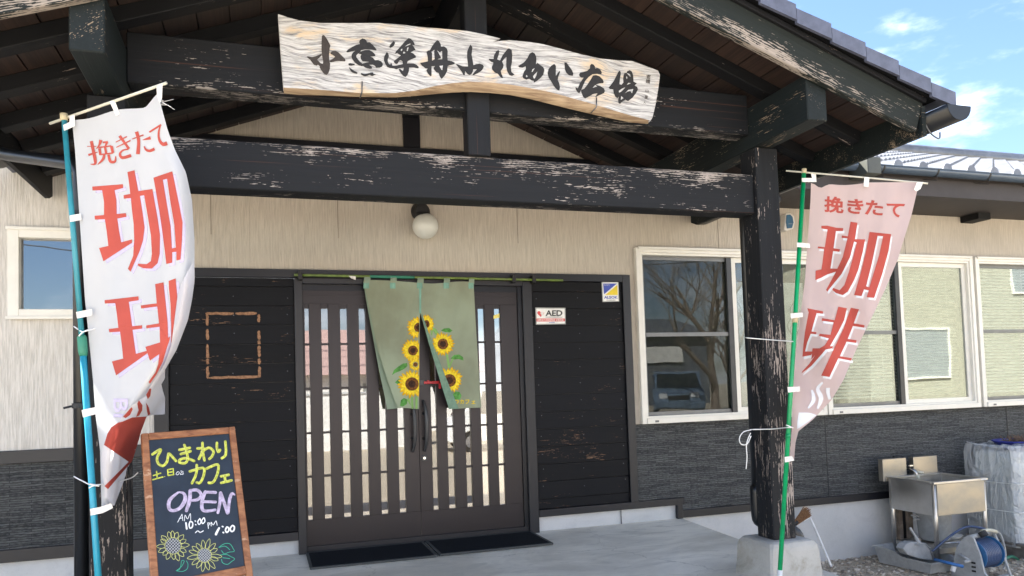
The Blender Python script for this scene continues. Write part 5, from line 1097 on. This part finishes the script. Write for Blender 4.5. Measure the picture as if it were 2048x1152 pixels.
# ================================================================== things in the gravel corner by the wall
# stainless sink
SK = thing('outdoor_sink', 'stainless steel utility sink on four legs standing against the grey wall', 'sink', (6.1, -.45, GZ))
sx0, sx1, sy0, sy1, sz = 5.765, 6.41, -.745, -.19, .20
st, stf = M['stainless'], M['stainless_front']
join('rim', [bx(sx0, sx1, sy0, sy0+.035, sz-.022, sz), bx(sx0, sx1, sy1-.07, sy1, sz-.022, sz), bx(sx0, sx0+.035, sy0+.035, sy1-.07, sz-.0225, sz-.0005), bx(sx1-.035, sx1, sy0+.035, sy1-.07, sz-.0225, sz-.0005)], st, SK, .003)
join('basin', [bx(sx0+.012, sx0+.016, sy0+.02, sy1-.01, -.105, sz-.023), bx(sx1-.016, sx1-.012, sy0+.02, sy1-.01, -.105, sz-.023), bx(sx0+.016, sx1-.016, sy1-.014, sy1-.01, -.105, sz-.023), bx(sx0+.016, sx1-.016, sy0+.02, sy1-.014, -.109, -.105),
     bx(sx0+.035, sx0+.037, sy0+.035, sy1-.07, -.10, sz-.023), bx(sx1-.037, sx1-.035, sy0+.035, sy1-.07, -.10, sz-.023), bx(sx0+.037, sx1-.037, sy1-.072, sy1-.070, -.10, sz-.023)], st, SK)
box('front_panel', sx0+.04, sx1-.04, sy0+.008, sy0+.02, -.105, sz-.023, stf, SK, .002)
box('badge', sx1-.085, sx1-.02, sy0-.003, sy0-.0005, sz-.018, sz-.006, M['plastic_white'], SK)
join('backsplash', [bx(sx0-.075+.04, sx0+.255, -.19+.001, -.125, sz-.05, sz+.165), bx(sx0+.345, sx1-.0, -.189, -.125, sz-.05, sz+.165)], stf, SK, .003)
for x, y in ((sx0+.03, sy0+.035), (sx1-.03, sy0+.035), (sx0+.03, sy1-.03), (sx1-.03, sy1-.03)):
    lg = tube('leg', [(x, y, sz-.03), (x, y, GZ+.09)], .021, st, SK, 12); tube('leg_foot', [(x, y, GZ+.10), (x, y, GZ)], .017, M['plastic_grey'] if y < -.5 else st, lg, 10)
join('shelf', [bx(sx0+.03, sx1-.03, sy0+.03, sy1-.03, -.415, -.407), bx(sx0+.03, sx1-.03, sy0+.022, sy0+.03, -.45, -.405), bx(sx0+.022, sx0+.03, sy0+.03, sy1-.03, -.45, -.405)], st, SK)
FA = thing('garden_tap', 'black insulated tap with a cream hose connector between the sink splash panels', 'tap', (6.05, -.17, .2))
tube('tap_riser', [(6.055, -.10, -.55), (6.055, -.10, sz+.17)], .028, M['rubber_black'], FA, 10)
tube('tap_arm', [(6.055, -.10, sz+.165), (5.93, -.12, sz+.175)], .012, M['rubber_black'], FA, 8)
tube('tap_body', spline([(6.055, -.12, sz+.05), (6.06, -.19, sz+.055), (6.075, -.24, sz+.03), (6.08, -.25, sz-.005)], 4), .014, M['chrome'], FA, 10)
mesh('tap_handle', *lathe([(.006, 0), (.008, .02), (.028, .022), (.028, .034), (.01, .036)], (6.06, -.195, sz+.06), 10), M['chrome'], FA)
tube('hose_connector', [(6.08, -.252, sz+.004), (6.088, -.262, sz-.05)], .020, M['plastic_cream'], FA, 10); tube('hose_connector', [(6.075, -.235, sz+.03), (6.11, -.30, sz+.02)], .014, M['plastic_cream'], FA, 8)
BK = thing('drain_tub', 'grey plastic tub hanging under the sink basin', 'tub', (6.1, -.4, -.3))
mesh('tub_body', *lathe([(.115, -.395), (.135, -.38), (.155, -.13), (.165, -.125)], (6.07, -.43, 0), 20), M['plastic_grey'], BK, smooth=True)
tube('tub_handle', [(5.85, -.38, -.155), (5.93, -.40, -.17), (5.93, -.42, -.20), (5.86, -.40, -.185)], .008, M['plastic_grey'], BK, 6)
o = mesh('enamel_dish', *lathe([(.02, -.402), (.08, -.400), (.105, -.372), (.110, -.370), (.10, -.378), (.03, -.392)], (6.27, -.42, 0), 20), M['paint_white'], None, smooth=True); tag(o, 'small white dish on the shelf under the sink', 'dish')
o = tube('metal_rod', [(5.98, -.60, -.39), (6.34, -.70, -.385)], .008, M['chrome'], None, 8); tag(o, 'thin shiny metal rod lying on the shelf under the sink', 'rod')
tag(box('wooden_prop', 5.86, 5.905, -.22, -.18, GZ, -.11, M['wood_old']), 'left upright old wooden prop behind the sink', 'prop', 'wooden props behind the sink'); tag(box('wooden_prop', 5.98, 6.03, -.22, -.18, GZ, -.11, M['wood_old']), 'right upright old wooden prop behind the sink', 'prop', 'wooden props behind the sink')
# grey tray
TR_ = [(5.535, -.235), (5.60, -.82), (5.93, -.80), (5.93, -.20)]
def tray():
    t = thing('plastic_tray', 'long pale grey plastic tray with a dipped side on the gravel before the sink', 'tray', (5.7, -.5, GZ))
    def loop(off, z, dip=True):
        pts = []; c = Vector((sum(p[0] for p in TR_)/4, sum(p[1] for p in TR_)/4))
        for i in range(4):
            a, b = Vector(TR_[i]), Vector(TR_[(i+1) % 4])
            for k in range(8):
                p = a.lerp(b, k/8); q = c+(p-c)*off; zz = z
                if dip and i == 0: f = 1/(1+math.exp(-(k/8-.42)*26)); zz = z-.052*f
                elif dip and i in (1, 2): zz = z-.052*(1 if i == 1 else max(0, 1-k/3))
                pts.append((q.x, q.y, zz))
        return pts
    L1, L2, L3, L4, L5 = loop(.90, GZ+.006, False), loop(1.0, GZ+.160), loop(1.06, GZ+.163), loop(1.06, GZ+.150), loop(.87, GZ+.010, False)
    L2b = loop(.985, GZ+.158); V = L4+L3+L2b+L5; V2 = L1+L2; n = 32; F = []
    for r_ in range(3):
        for i in range(n): F.append((r_*n+i, r_*n+(i+1) % n, (r_+1)*n+(i+1) % n, (r_+1)*n+i))
    F.append(tuple(range(3*n, 4*n)))
    mesh('tray_rim', V, F, M['plastic_grey'], t); F = [(i, (i+1) % n, n+(i+1) % n, n+i) for i in range(n)]+[tuple(range(n))[::-1]]
    mesh('tray_body', V2, F, M['plastic_grey'], t)
tray()
# dustpan standing in the tray
DP = thing('dustpan', 'grey plastic dustpan with upright handle standing in the grey tray', 'dustpan', (5.68, -.6, GZ+.1))
yd = -.66
pan = [SY(x, y, yd) for x, y in [(1806, 1098), (1812, 1089), (1824, 1084), (1840, 1085), (1852, 1089), (1861, 1100), (1867, 1121), (1856, 1120), (1838, 1117), (1816, 1110)]]
o = prism(pan, (0, .09, 0), M['plastic_grey'], 'pan', DP, .006)
tube('pan_edge', [SY(1835, 1086, yd-.004), SY(1850, 1087, yd-.004), SY(1861, 1097, yd-.004), SY(1869, 1121, yd-.004)], .005, M['plastic_grey'], DP, 6)
tube('handle', spline([SY(1838, 1087, yd+.03), SY(1832, 1075, yd+.03), SY(1826, 1065, yd+.03), SY(1820, 1056, yd+.03)], 4), [.022, .021, .019, .016, .014, .012, .011, .011, .011, .011, .012, .013, .011], M['plastic_grey'], DP, 8)
for k in range(4): tube('handle_rib', [SY(1831+k*3.2, 1086+k*.6, yd-.006), SY(1830+k*3.2, 1091+k*.6, yd-.008)], .003, M['plastic_grey'], DP, 5)
# hose reel
HR = thing('hose_reel', 'grey framed hose reel wound with dark blue hose on the gravel', 'hose reel', (6.0, -1.0, GZ))
ax0 = SY(1950, 1108, -1.02); axd = Vector((.95, .18, 0)).normalized(); R_ = .125
rot = Matrix((axd, Vector((-axd.y, axd.x, 0)), Vector((0, 0, 1)))).transposed().to_4x4(); rot.translation = ax0+Vector((.06, 0, .0))
def lx(v): return [rot @ Vector(p) for p in v]
def disc(name, x, r, th, mat, parent, holes=False):
    V, F = lathe([(r*.98, x), (r, x+th*.2), (r, x+th*.8), (r*.98, x+th)], (0, 0, 0), 32, 'x'); return mesh(name, lx(V), F, mat, parent)
drm = disc('drum_flange', -.135, .135, .008, M['drum_blue'], HR); disc('drum_flange', .130, .135, .008, M['drum_blue'], HR)
V, F = lathe([(.06, -.13), (.06, .13)], (0, 0, 0), 24, 'x'); mesh('drum_core', lx(V), F, M['drum_blue'], HR, smooth=True)
for r_, n_ in ((.078, 11), (.097, 11), (.116, 10)):
    pts = [(-.115+.23*(k/(n_*20)), r_*math.cos(2*math.pi*k/20), r_*math.sin(2*math.pi*k/20)) for k in range(n_*20+1)]
    mesh('hose_coil', *tubegeo(lx(pts), .0105, 7), M['hose_blue'], HR, smooth=True)
def side(x):
    pr = [(-.17, -.20), (.17, -.20), (.165, -.165), (.125, -.12), (.10, .02), (.05, .16), (.03, .175), (-.01, .172), (-.04, .15), (-.09, .08), (-.12, .02), (-.15, -.12)]
    V = lx([(x, -a, b) for a, b in pr]); return prism(V, axd*.022, M['plastic_grey'], 'side_frame', HR, .004)
s1 = side(-.17)
pr = [(-.17, -.20), (-.155, -.20), (-.13, -.05), (-.06, .10), (.0, .15), (.03, .15), (.09, .0), (.13, -.13), (.155, -.20), (.17, -.20), (.14, -.10), (.10, .02), (.05, .16), (.02, .178), (-.02, .172), (-.08, .10), (-.14, -.02)]
prism(lx([(.150, -a, b) for a, b in pr]), axd*.02, M['plastic_grey'], 'side_frame', HR, .003)
tube('carry_bar', lx([(-.155, -.01, .16), (.165, -.01, .16)]), .019, M['plastic_grey'], HR, 12)
join('base_bar', [(lx(bverts(-.17, .17, a, a+.035, -.20, -.175)), BF) for a in (-.15, .115)], M['plastic_grey'], HR, .003)
for k in range(3): o = mesh('frame_slot', lx(bverts(-.1745, -.1705, -.055, -.02, -.06-.035*k, -.045-.035*k)), BF, M['rubber_black'], HR)
tube('crank', lx([(-.175, .06, .0), (-.20, .06, .0), (-.205, -.03, -.03)]), .012, M['plastic_grey'], HR, 8); tube('crank_grip', lx([(-.205, -.03, -.03), (-.29, -.03, -.03)]), .015, M['plastic_grey'], HR, 10)
tube('loose_hose', spline(lx([(-.25, .28, .0), (-.12, .18, .14), (.0, .10, .215), (.10, .0, .20)]), 6), .0105, M['hose_blue'], HR, 8)
tube('loose_hose', spline(lx([(.12, -.06, .19), (.20, -.07, .15), (.235, -.08, .02), (.215, -.09, -.09), (.12, -.125, -.13)]), 6), .0085, M['plastic_grey'], HR, 8)
tube('spray_gun', spline(lx([(-.03, -.05, .195), (.03, -.055, .205), (.12, -.06, .19)]), 4), [.024, .024, .02, .016, .015, .015, .016, .017, .016], M['plastic_cream'], HR, 10)
mesh('spray_head', *tubegeo(lx([(-.045, -.05, .20), (-.045, -.075, .165)]), .034, 14), M['rubber_black'], HR); tube('hose_connector', lx([(.115, -.06, .192), (.155, -.062, .175)]), .017, M['plastic_cream'], HR, 8)
o = tube('blue_stick', [SY(1869, 1119, -.88), SY(1926, 1133, -1.12)], .0135, M['stick_blue'], None, 10); tag(o, 'short bright blue plastic stick across the grey tray corner', 'stick')
o = join('white_bottle', [tubegeo([SY(1905, 1143, -.98), SY(1908, 1133, -.98)], .021, 12), tubegeo([SY(1908, 1131.5, -.98), SY(1909.5, 1126, -.98)], .016, 12)], M['paint_white'], None); tag(o, 'small white plastic hose fitting hanging by the tray corner', 'fitting')
o = mesh('green_hose', *tubegeo(spline([SY(2010, 1118, -.75), SY(2022, 1113, -.72), SY(2034, 1118, -.7), SY(2039, 1128, -.7), SY(2034, 1135, -.72), SY(2022, 1133, -.75), SY(2010, 1126, -.8)], 5), .014, 8), M['hose_green'], None, smooth=True); tag(o, 'dark green hose end curled on the gravel behind the hose reel', 'hose')
# water tank wrapped in clear film, on a pallet
PL = thing('pallet', 'weathered grey pallet under the wrapped tank', 'pallet', (7.6, -.5, GZ))
tx0, tx1, ty0, ty1 = 6.80, 7.95, -.72, -.16; tzt = SY(1990, 893, -.60).z
for k in range(5): box('slat', tx0-.02, tx1+.02, ty0-.06+k*.135, ty0+.04+k*.135, -.475, -.452, M['pallet_grey'], PL, .003)
for k in range(3): box('bearer', tx0+.02+k*.5, tx0+.12+k*.5, ty0-.05, ty1-.02, GZ, -.476, M['pallet_grey'], PL, .003)
TK = thing('wrapped_tank', 'pale plastic tank wrapped in crinkled clear film standing on a pallet', 'tank', (7.6, -.5, -.45))
o = box('tank_body', tx0+.04, tx1-.04, ty0+.04, ty1-.04, -.452, tzt-.07, M['tank_white'], TK, .05)
for z in (-.22, .02, .18): join('cage_bar', [tubegeo([(tx0+.03, ty0+.03, z), (tx1-.03, ty0+.03, z)], .009, 6), tubegeo([(tx0+.03, ty0+.03, z), (tx0+.03, ty1-.03, z)], .009, 6)], M['plastic_white'], TK)
bm = bmesh.new(); NX, NY, NZ = 46, 24, 40
def film(face):
    V, F = [], []
    nu, nv = 54, 44
    for j in range(nv+1):
        for i in range(nu+1):
            u, v = i/nu, j/nv
            if face == 'f': p = Vector((tx0+(tx1-tx0)*u, ty0, -.50+(tzt+.50)*v)); n_ = Vector((0, -1, 0))
            elif face == 'l': p = Vector((tx0, ty1+(ty0-ty1)*u, -.50+(tzt+.50)*v)); n_ = Vector((-1, 0, 0))
            else: p = Vector((tx0+(tx1-tx0)*u, ty0+(ty1-ty0)*v, tzt)); n_ = Vector((0, 0, 1))
            cx_, cy_ = (tx0+tx1)/2, (ty0+ty1)/2
            # round the upright corners and the shoulder
            dz = max(0, p.z-(tzt-.10)); q = p.copy()
            if face != 't': q -= n_*(dz*dz*3.0)
            if face == 'f': q.y += .05*max(0, 1-u/.06)**2
            if face == 'l': q.x += .05*max(0, (u-.9)/.1)**2
            e = mnoise.fractal(Vector((p.x*3.1, p.y*3.1, p.z*2.1)), .6, 2.2, 4)+.5*mnoise.noise(Vector((p.x*14+p.z*6, p.y*14, p.z*3.5)))
            V.append(q+n_*e*.016+Vector((0, 0, .02*e if face == 't' else 0)))
    for j in range(nv):
        for i in range(nu): a = j*(nu+1)+i; F.append((a, a+1, a+nu+2, a+nu+1))
    return V, F
bm.free()
join('film', [film('f'), film('l'), film('t')], M['wrap_film'], TK, smooth=True)
for z in (-.17, .10): mesh('film_cord', *tubegeo([(tx0-.012, ty1, z), (tx0-.014, ty0-.012, z+.01), (tx1, ty0-.018, z-.02)], .004, 5), M['plastic_white'], TK)
box('tank_label', 7.02+.16, 7.02+.28, ty0-.022, ty0-.019, -.0+.015, .05, M['sign_grey'], TK)
BW = thing('planter_bowl', 'dark blue plastic bowl of soil and dead stems on top of the wrapped tank', 'planter', (7.5, -.45, tzt))
bc = SY(2040, 888, -.46)
mesh('bowl', *lathe([(.15, .0), (.20, .05), (.235, .085), (.245, .085), (.245, .095), (.225, .095), (.20, .07)], (bc.x, bc.y, bc.z-.055), 28), M['bowl_blue'], BW, smooth=True)
mesh('soil', *lathe([(.215, .074), (.14, .088), (.01, .096)], (bc.x, bc.y, bc.z-.055), 24), M['soil'], BW, smooth=True)
rs = random.Random(9); L_ = []
for k in range(70):
    a = rs.uniform(0, 6.28); r_ = rs.uniform(0, .15); p = Vector((bc.x+r_*math.cos(a), bc.y+r_*math.sin(a), bc.z+.035)); d = Vector((rs.uniform(-.05, .05), rs.uniform(-.05, .05), rs.uniform(.02, .075)))
    L_.append(tubegeo([p, p+d*.6, p+d+Vector((rs.uniform(-.03, .03), 0, -.01))], [.004, .005, .002], 4))
tag(join('dead_stems', L_, M['dry_plant'], BW), kind='stuff')
# broom and white stick by the right post
BR = thing('hand_broom', 'straw broom head showing behind the foot of the right post', 'broom', (4.6, -.14, .0))
bz = -.14; b0, b1 = SY(1590, 1047, bz), SY(1618, 1019, bz); ax_ = (b1-b0).normalized(); sd_ = Vector((-ax_.z, 0, ax_.x)); L_ = []
for k in range(90):
    t = rs.uniform(-1, 1); o_ = b0+sd_*t*.018+Vector((0, rs.uniform(-.015, .015), 0)); e = b1+sd_*t*.060+Vector((0, rs.uniform(-.02, .02), 0))-ax_*abs(t)*.025+ax_*rs.uniform(-.02, .01)
    L_.append(tubegeo([o_, e], [.0028, .0018], 4))
tag(join('bristles', L_, M['straw'], BR), kind='stuff'); tube('handle', [b0+ax_*.02, b0-ax_*.45], .012, M['rubber_black'], BR, 8); tube('binding', [b0-ax_*.02, b0+ax_*.03], .022, M['rubber_black'], BR, 10)
WS = tube('white_stick', spline([SY(1606, 1042, -.10), SY(1617, 1036, -.10), SY(1622, 1040, -.12), SY(1640, 1080, -.25), SY(1663, 1134, -.36)], 5), .011, M['paint_white'], None, 8); tag(WS, 'thin bent white plastic rod leaning against the concrete base wall', 'rod')

# ================================================================== across the yard, seen in the glass
def car(name_label, loc, rz_, mat, Lc=3.6, H=1.75, Wd=1.5, front_drop=.62):
    t = thing('parked_car', name_label, 'car', loc, 'cars parked across the yard'); c, s_ = math.cos(rz_), math.sin(rz_)
    def T(v): return [Vector((loc[0]+c*x-s_*y, loc[1]+s_*x+c*y, loc[2]+z)) for x, y, z in v]
    def arch(cx_): return [(cx_+.33*math.cos(a), .28+.33*math.sin(a)) for a in [math.pi-k*math.pi/8 for k in range(9)]]
    h = Lc/2; lo = [(-h, .28)]+arch(-h+.62)+arch(h-.62)+[(h, .28), (h+.02, .55), (h-.03, .80), (h-.35, .98), (-h+.03, 1.0), (-h-.01, .60)]
    hi = [(-h+.02, 1.0), (h-.36, .985), (h-front_drop-.28, H-.04), (h-front_drop-.6, H), (-h+.25, H), (-h+.06, H-.10)]
    def pr(prof, w_, nm, mt, inset=0): 
        V = T([(x, -w_/2, z) for x, z in prof]); d = Vector((-s_*w_, c*w_, 0)); return prism(V, d, mt, nm, t, .02)
    pr(lo, Wd, 'body', mat); pr(hi, Wd-.14, 'cabin', mat)
    for sd in (-1, 1):
        y = sd*(Wd/2-.066)
        for a, b in ((-h+.22, -.15), (-.08, h-front_drop-.42)):
            V = T([(a, y, 1.06), (b+.12, y, 1.06), (b, y, H-.16), (a+.03, y, H-.16)]); prism(V, Vector((-s_*sd*.01, c*sd*.01, 0)), M['car_glass'], 'side_window', t)
        for x in (-h+.62, h-.62):
            V, F = lathe([(.20, -.09), (.285, -.085), (.29, -.02), (.29, .09)], (0, 0, 0), 20, 'y'); V = [(p.x+x, p.y*(-sd)*-1*1.0+sd*(Wd/2-.10), p.z+.29) for p in V]
            w_ = mesh('wheel', T(V), F, M['tyre'], t); V, F = lathe([(.03, .0), (.18, .01), (.19, -.02)], (0, 0, 0), 16, 'y'); mesh('rim', T([(p.x+x, sd*(Wd/2+.0)+p.y*sd, p.z+.29) for p in V]), F, M['rim'], w_)
    V = T([(h-.37, -Wd/2+.14, 1.02), (h-.37, Wd/2-.14, 1.02), (h-front_drop-.26, Wd/2-.2, H-.10), (h-front_drop-.26, -Wd/2+.2, H-.10)]); prism(V, Vector((c*.02, s_*.02, .02)), M['car_glass'], 'windscreen', t)
    for sd in (-1, 1): V = T(bverts(h-.06, h+.03, sd*(Wd/2-.34)-.14, sd*(Wd/2-.34)+.14, .66, .84)); mesh('headlight', V, BF, M['lamp_clear'], t, bev=.02)
    mesh('bumper', T(bverts(h-.02, h+.05, -Wd/2+.04, Wd/2-.04, .30, .52)), BF, mat, t, bev=.03); mesh('grille', T(bverts(h+.0, h+.035, -.35, .35, .62, .76)), BF, M['rubber_black'], t)
    return t
car('white box shaped car seen side on in the door glass', (6.8, -15.4, GZ), math.pi, M['paint_white'], 3.7, 1.85)
tag(box('raised_yard', 10.5, 24, -30, -15.9, GZ-.2, .0, M['gravel']), kind='structure')
car('blue grey car facing the building seen in the first window', (14.2, -18.2, 0), math.radians(118), M['paint_bluegrey'], 4.2, 1.55, 1.7)
def house(label, x0, x1, y0, y1, h, rh, mat, roofm, wins=(), name='house', over=.5, group=None):
    t = thing(name, label, 'house', ((x0+x1)/2, (y0+y1)/2, GZ), group); box('wall', x0, x1, y0, y1, GZ, h, M[mat], t)
    yc = (y0+y1)/2; r_ = mesh('roof', [(x0-over, y1+over, h-.15), (x1+over, y1+over, h-.15), (x1+over, yc, h+rh), (x0-over, yc, h+rh), (x0-over, y0-over, h-.15), (x1+over, y0-over, h-.15)], [(0, 1, 2, 3), (3, 2, 5, 4), (0, 3, 4), (1, 5, 2), (4, 5, 1, 0)], M[roofm], t)
    for a, b, c, d in wins:
        w_ = join('window', [bx(a-.07, a, y1+.01, y1+.07, c-.07, d+.07), bx(b, b+.07, y1+.01, y1+.07, c-.07, d+.07), bx(a, b, y1+.0105, y1+.0695, c-.07, c), bx(a, b, y1+.0105, y1+.0695, d, d+.07)], M['aluminium_cream'], t); box('pane', a, b, y1+.02, y1+.03, c, d, M['house_pane'], w_)
    return t
house('cream walled house with a white framed window opposite the right windows', 19.0, 42, -18.2, -14, 6.2, 1.4, 'house_cream', 'roof_grey', [(20.2, 22.3, 1.1, 2.7), (30, 32, 1.4, 3.2), (25.5, 27.5, 4.0, 5.2)])
house('low dark roofed shop with a green signboard opposite the first window', 15.5, 27, -46, -36, 4.2, 1.4, 'roof_grey', 'roof_grey', [])
st_ = thing('shop_signboard', 'long pale signboard with green lettering on the low shop opposite', 'sign', (20, -35.9, 3)); box('sign_panel', 18, 25, -35.95, -35.85, 2.4, 3.4, M['house_white'], st_)
house('long pink roofed white house opposite the left door leaf', -8, 9, -34, -26, 2.1, 2.0, 'house_white', 'house_pink', [(0, 1.6, .4, 1.6), (4, 5.6, .4, 1.6)])
fw_ = thing('yard_wall', 'long low white wall along the far side of the gravel yard', 'wall', (0, -18, GZ)); join('wall_face', [bx(-12, 5.0, -18.1, -18, GZ, 1.15)], M['house_white'], fw_); box('wall_coping', -12.05, 5.05, -18.15, -17.95, 1.151, 1.21, M['concrete_base'], fw_)
rd = thing('red_banner_sign', 'red and white upright signboard beside the parked white car', 'sign', (9.6, -22, GZ)); box('panel', 8.8, 10.6, -22.05, -22, 1.9, 2.5, M['sign_red'], rd); box('panel', 8.8, 10.6, -22.05, -22, 2.5, 3.6, M['house_white'], rd)
for x in (8.9, 10.4): tube('pole', [(x, -22.08, GZ), (x, -22.08, 3.6)], .05, M['pole_concrete'], rd)
# bare tree
def tree(loc, H, seed, label, n0=5):
    t = thing('bare_tree', label, 'tree', loc, 'bare trees across the yard'); rs = random.Random(seed); L_ = []; T_ = []
    def grow(p, d, L0, r, dep):
        pts = [p]; rad = [r]; q = p.copy(); dd = d.copy()
        for k in range(4): dd = (dd+Vector((rs.uniform(-.2, .2), rs.uniform(-.2, .2), rs.uniform(-.08, .16)))).normalized(); q = q+dd*L0/4; pts.append(q.copy()); rad.append(r*(1-.42*(k+1)/4))
        (T_ if dep == 0 else L_).append(tubegeo(pts, rad, 6 if dep < 2 else 4, False))
        if dep >= 5: return
        for k in range(rs.choice((3, 3, 4)) if dep else 6):
            i = rs.randint(2, 4); b = pts[i]; nd = (dd+Vector((rs.uniform(-1, 1), rs.uniform(-1, 1), rs.uniform(-.25, .7)))*.85).normalized(); grow(b, nd, L0*rs.uniform(.6, .8), rad[i]*.62, dep+1)
    grow(Vector(loc), Vector((0, 0, 1)), H*.36, H*.021, 0)
    join('trunk', T_, M['bark'], t, smooth=True); join('crown', L_, M['bark'], t, smooth=True)
tree((13.6, -14.6, GZ), 8.6, 3, 'bare winter tree opposite the first window'); tree((17.5, -19.5, GZ), 7.5, 8, 'bare winter tree opposite the second window')

UP_ = thing('utility_pole', 'grey concrete utility pole carrying wires across the yard', 'utility pole', (-3, -24, GZ)); tube('pole', [(-9.5, -24, GZ), (-9.5, -24, 9)], .16, M['pole_concrete'], UP_, 10)
for z in (8.6, 7.9): box('crossarm', -10.3, -8.7, -24.06, -23.94, z, z+.1, M['pole_concrete'], UP_)
for k, (z, y) in enumerate(((8.7, -23.9), (8.3, -24.3), (7.9, -24), (7.2, -23.7), (6.7, -24.2))):
    pts = [(-9.5+60*i/16, y+.2*k, z-1.6*(1-(2*((i % 8)/8)-1)**2)*.5) for i in range(17)]; tube('cable', pts, .022, M['wire'], UP_, 5)
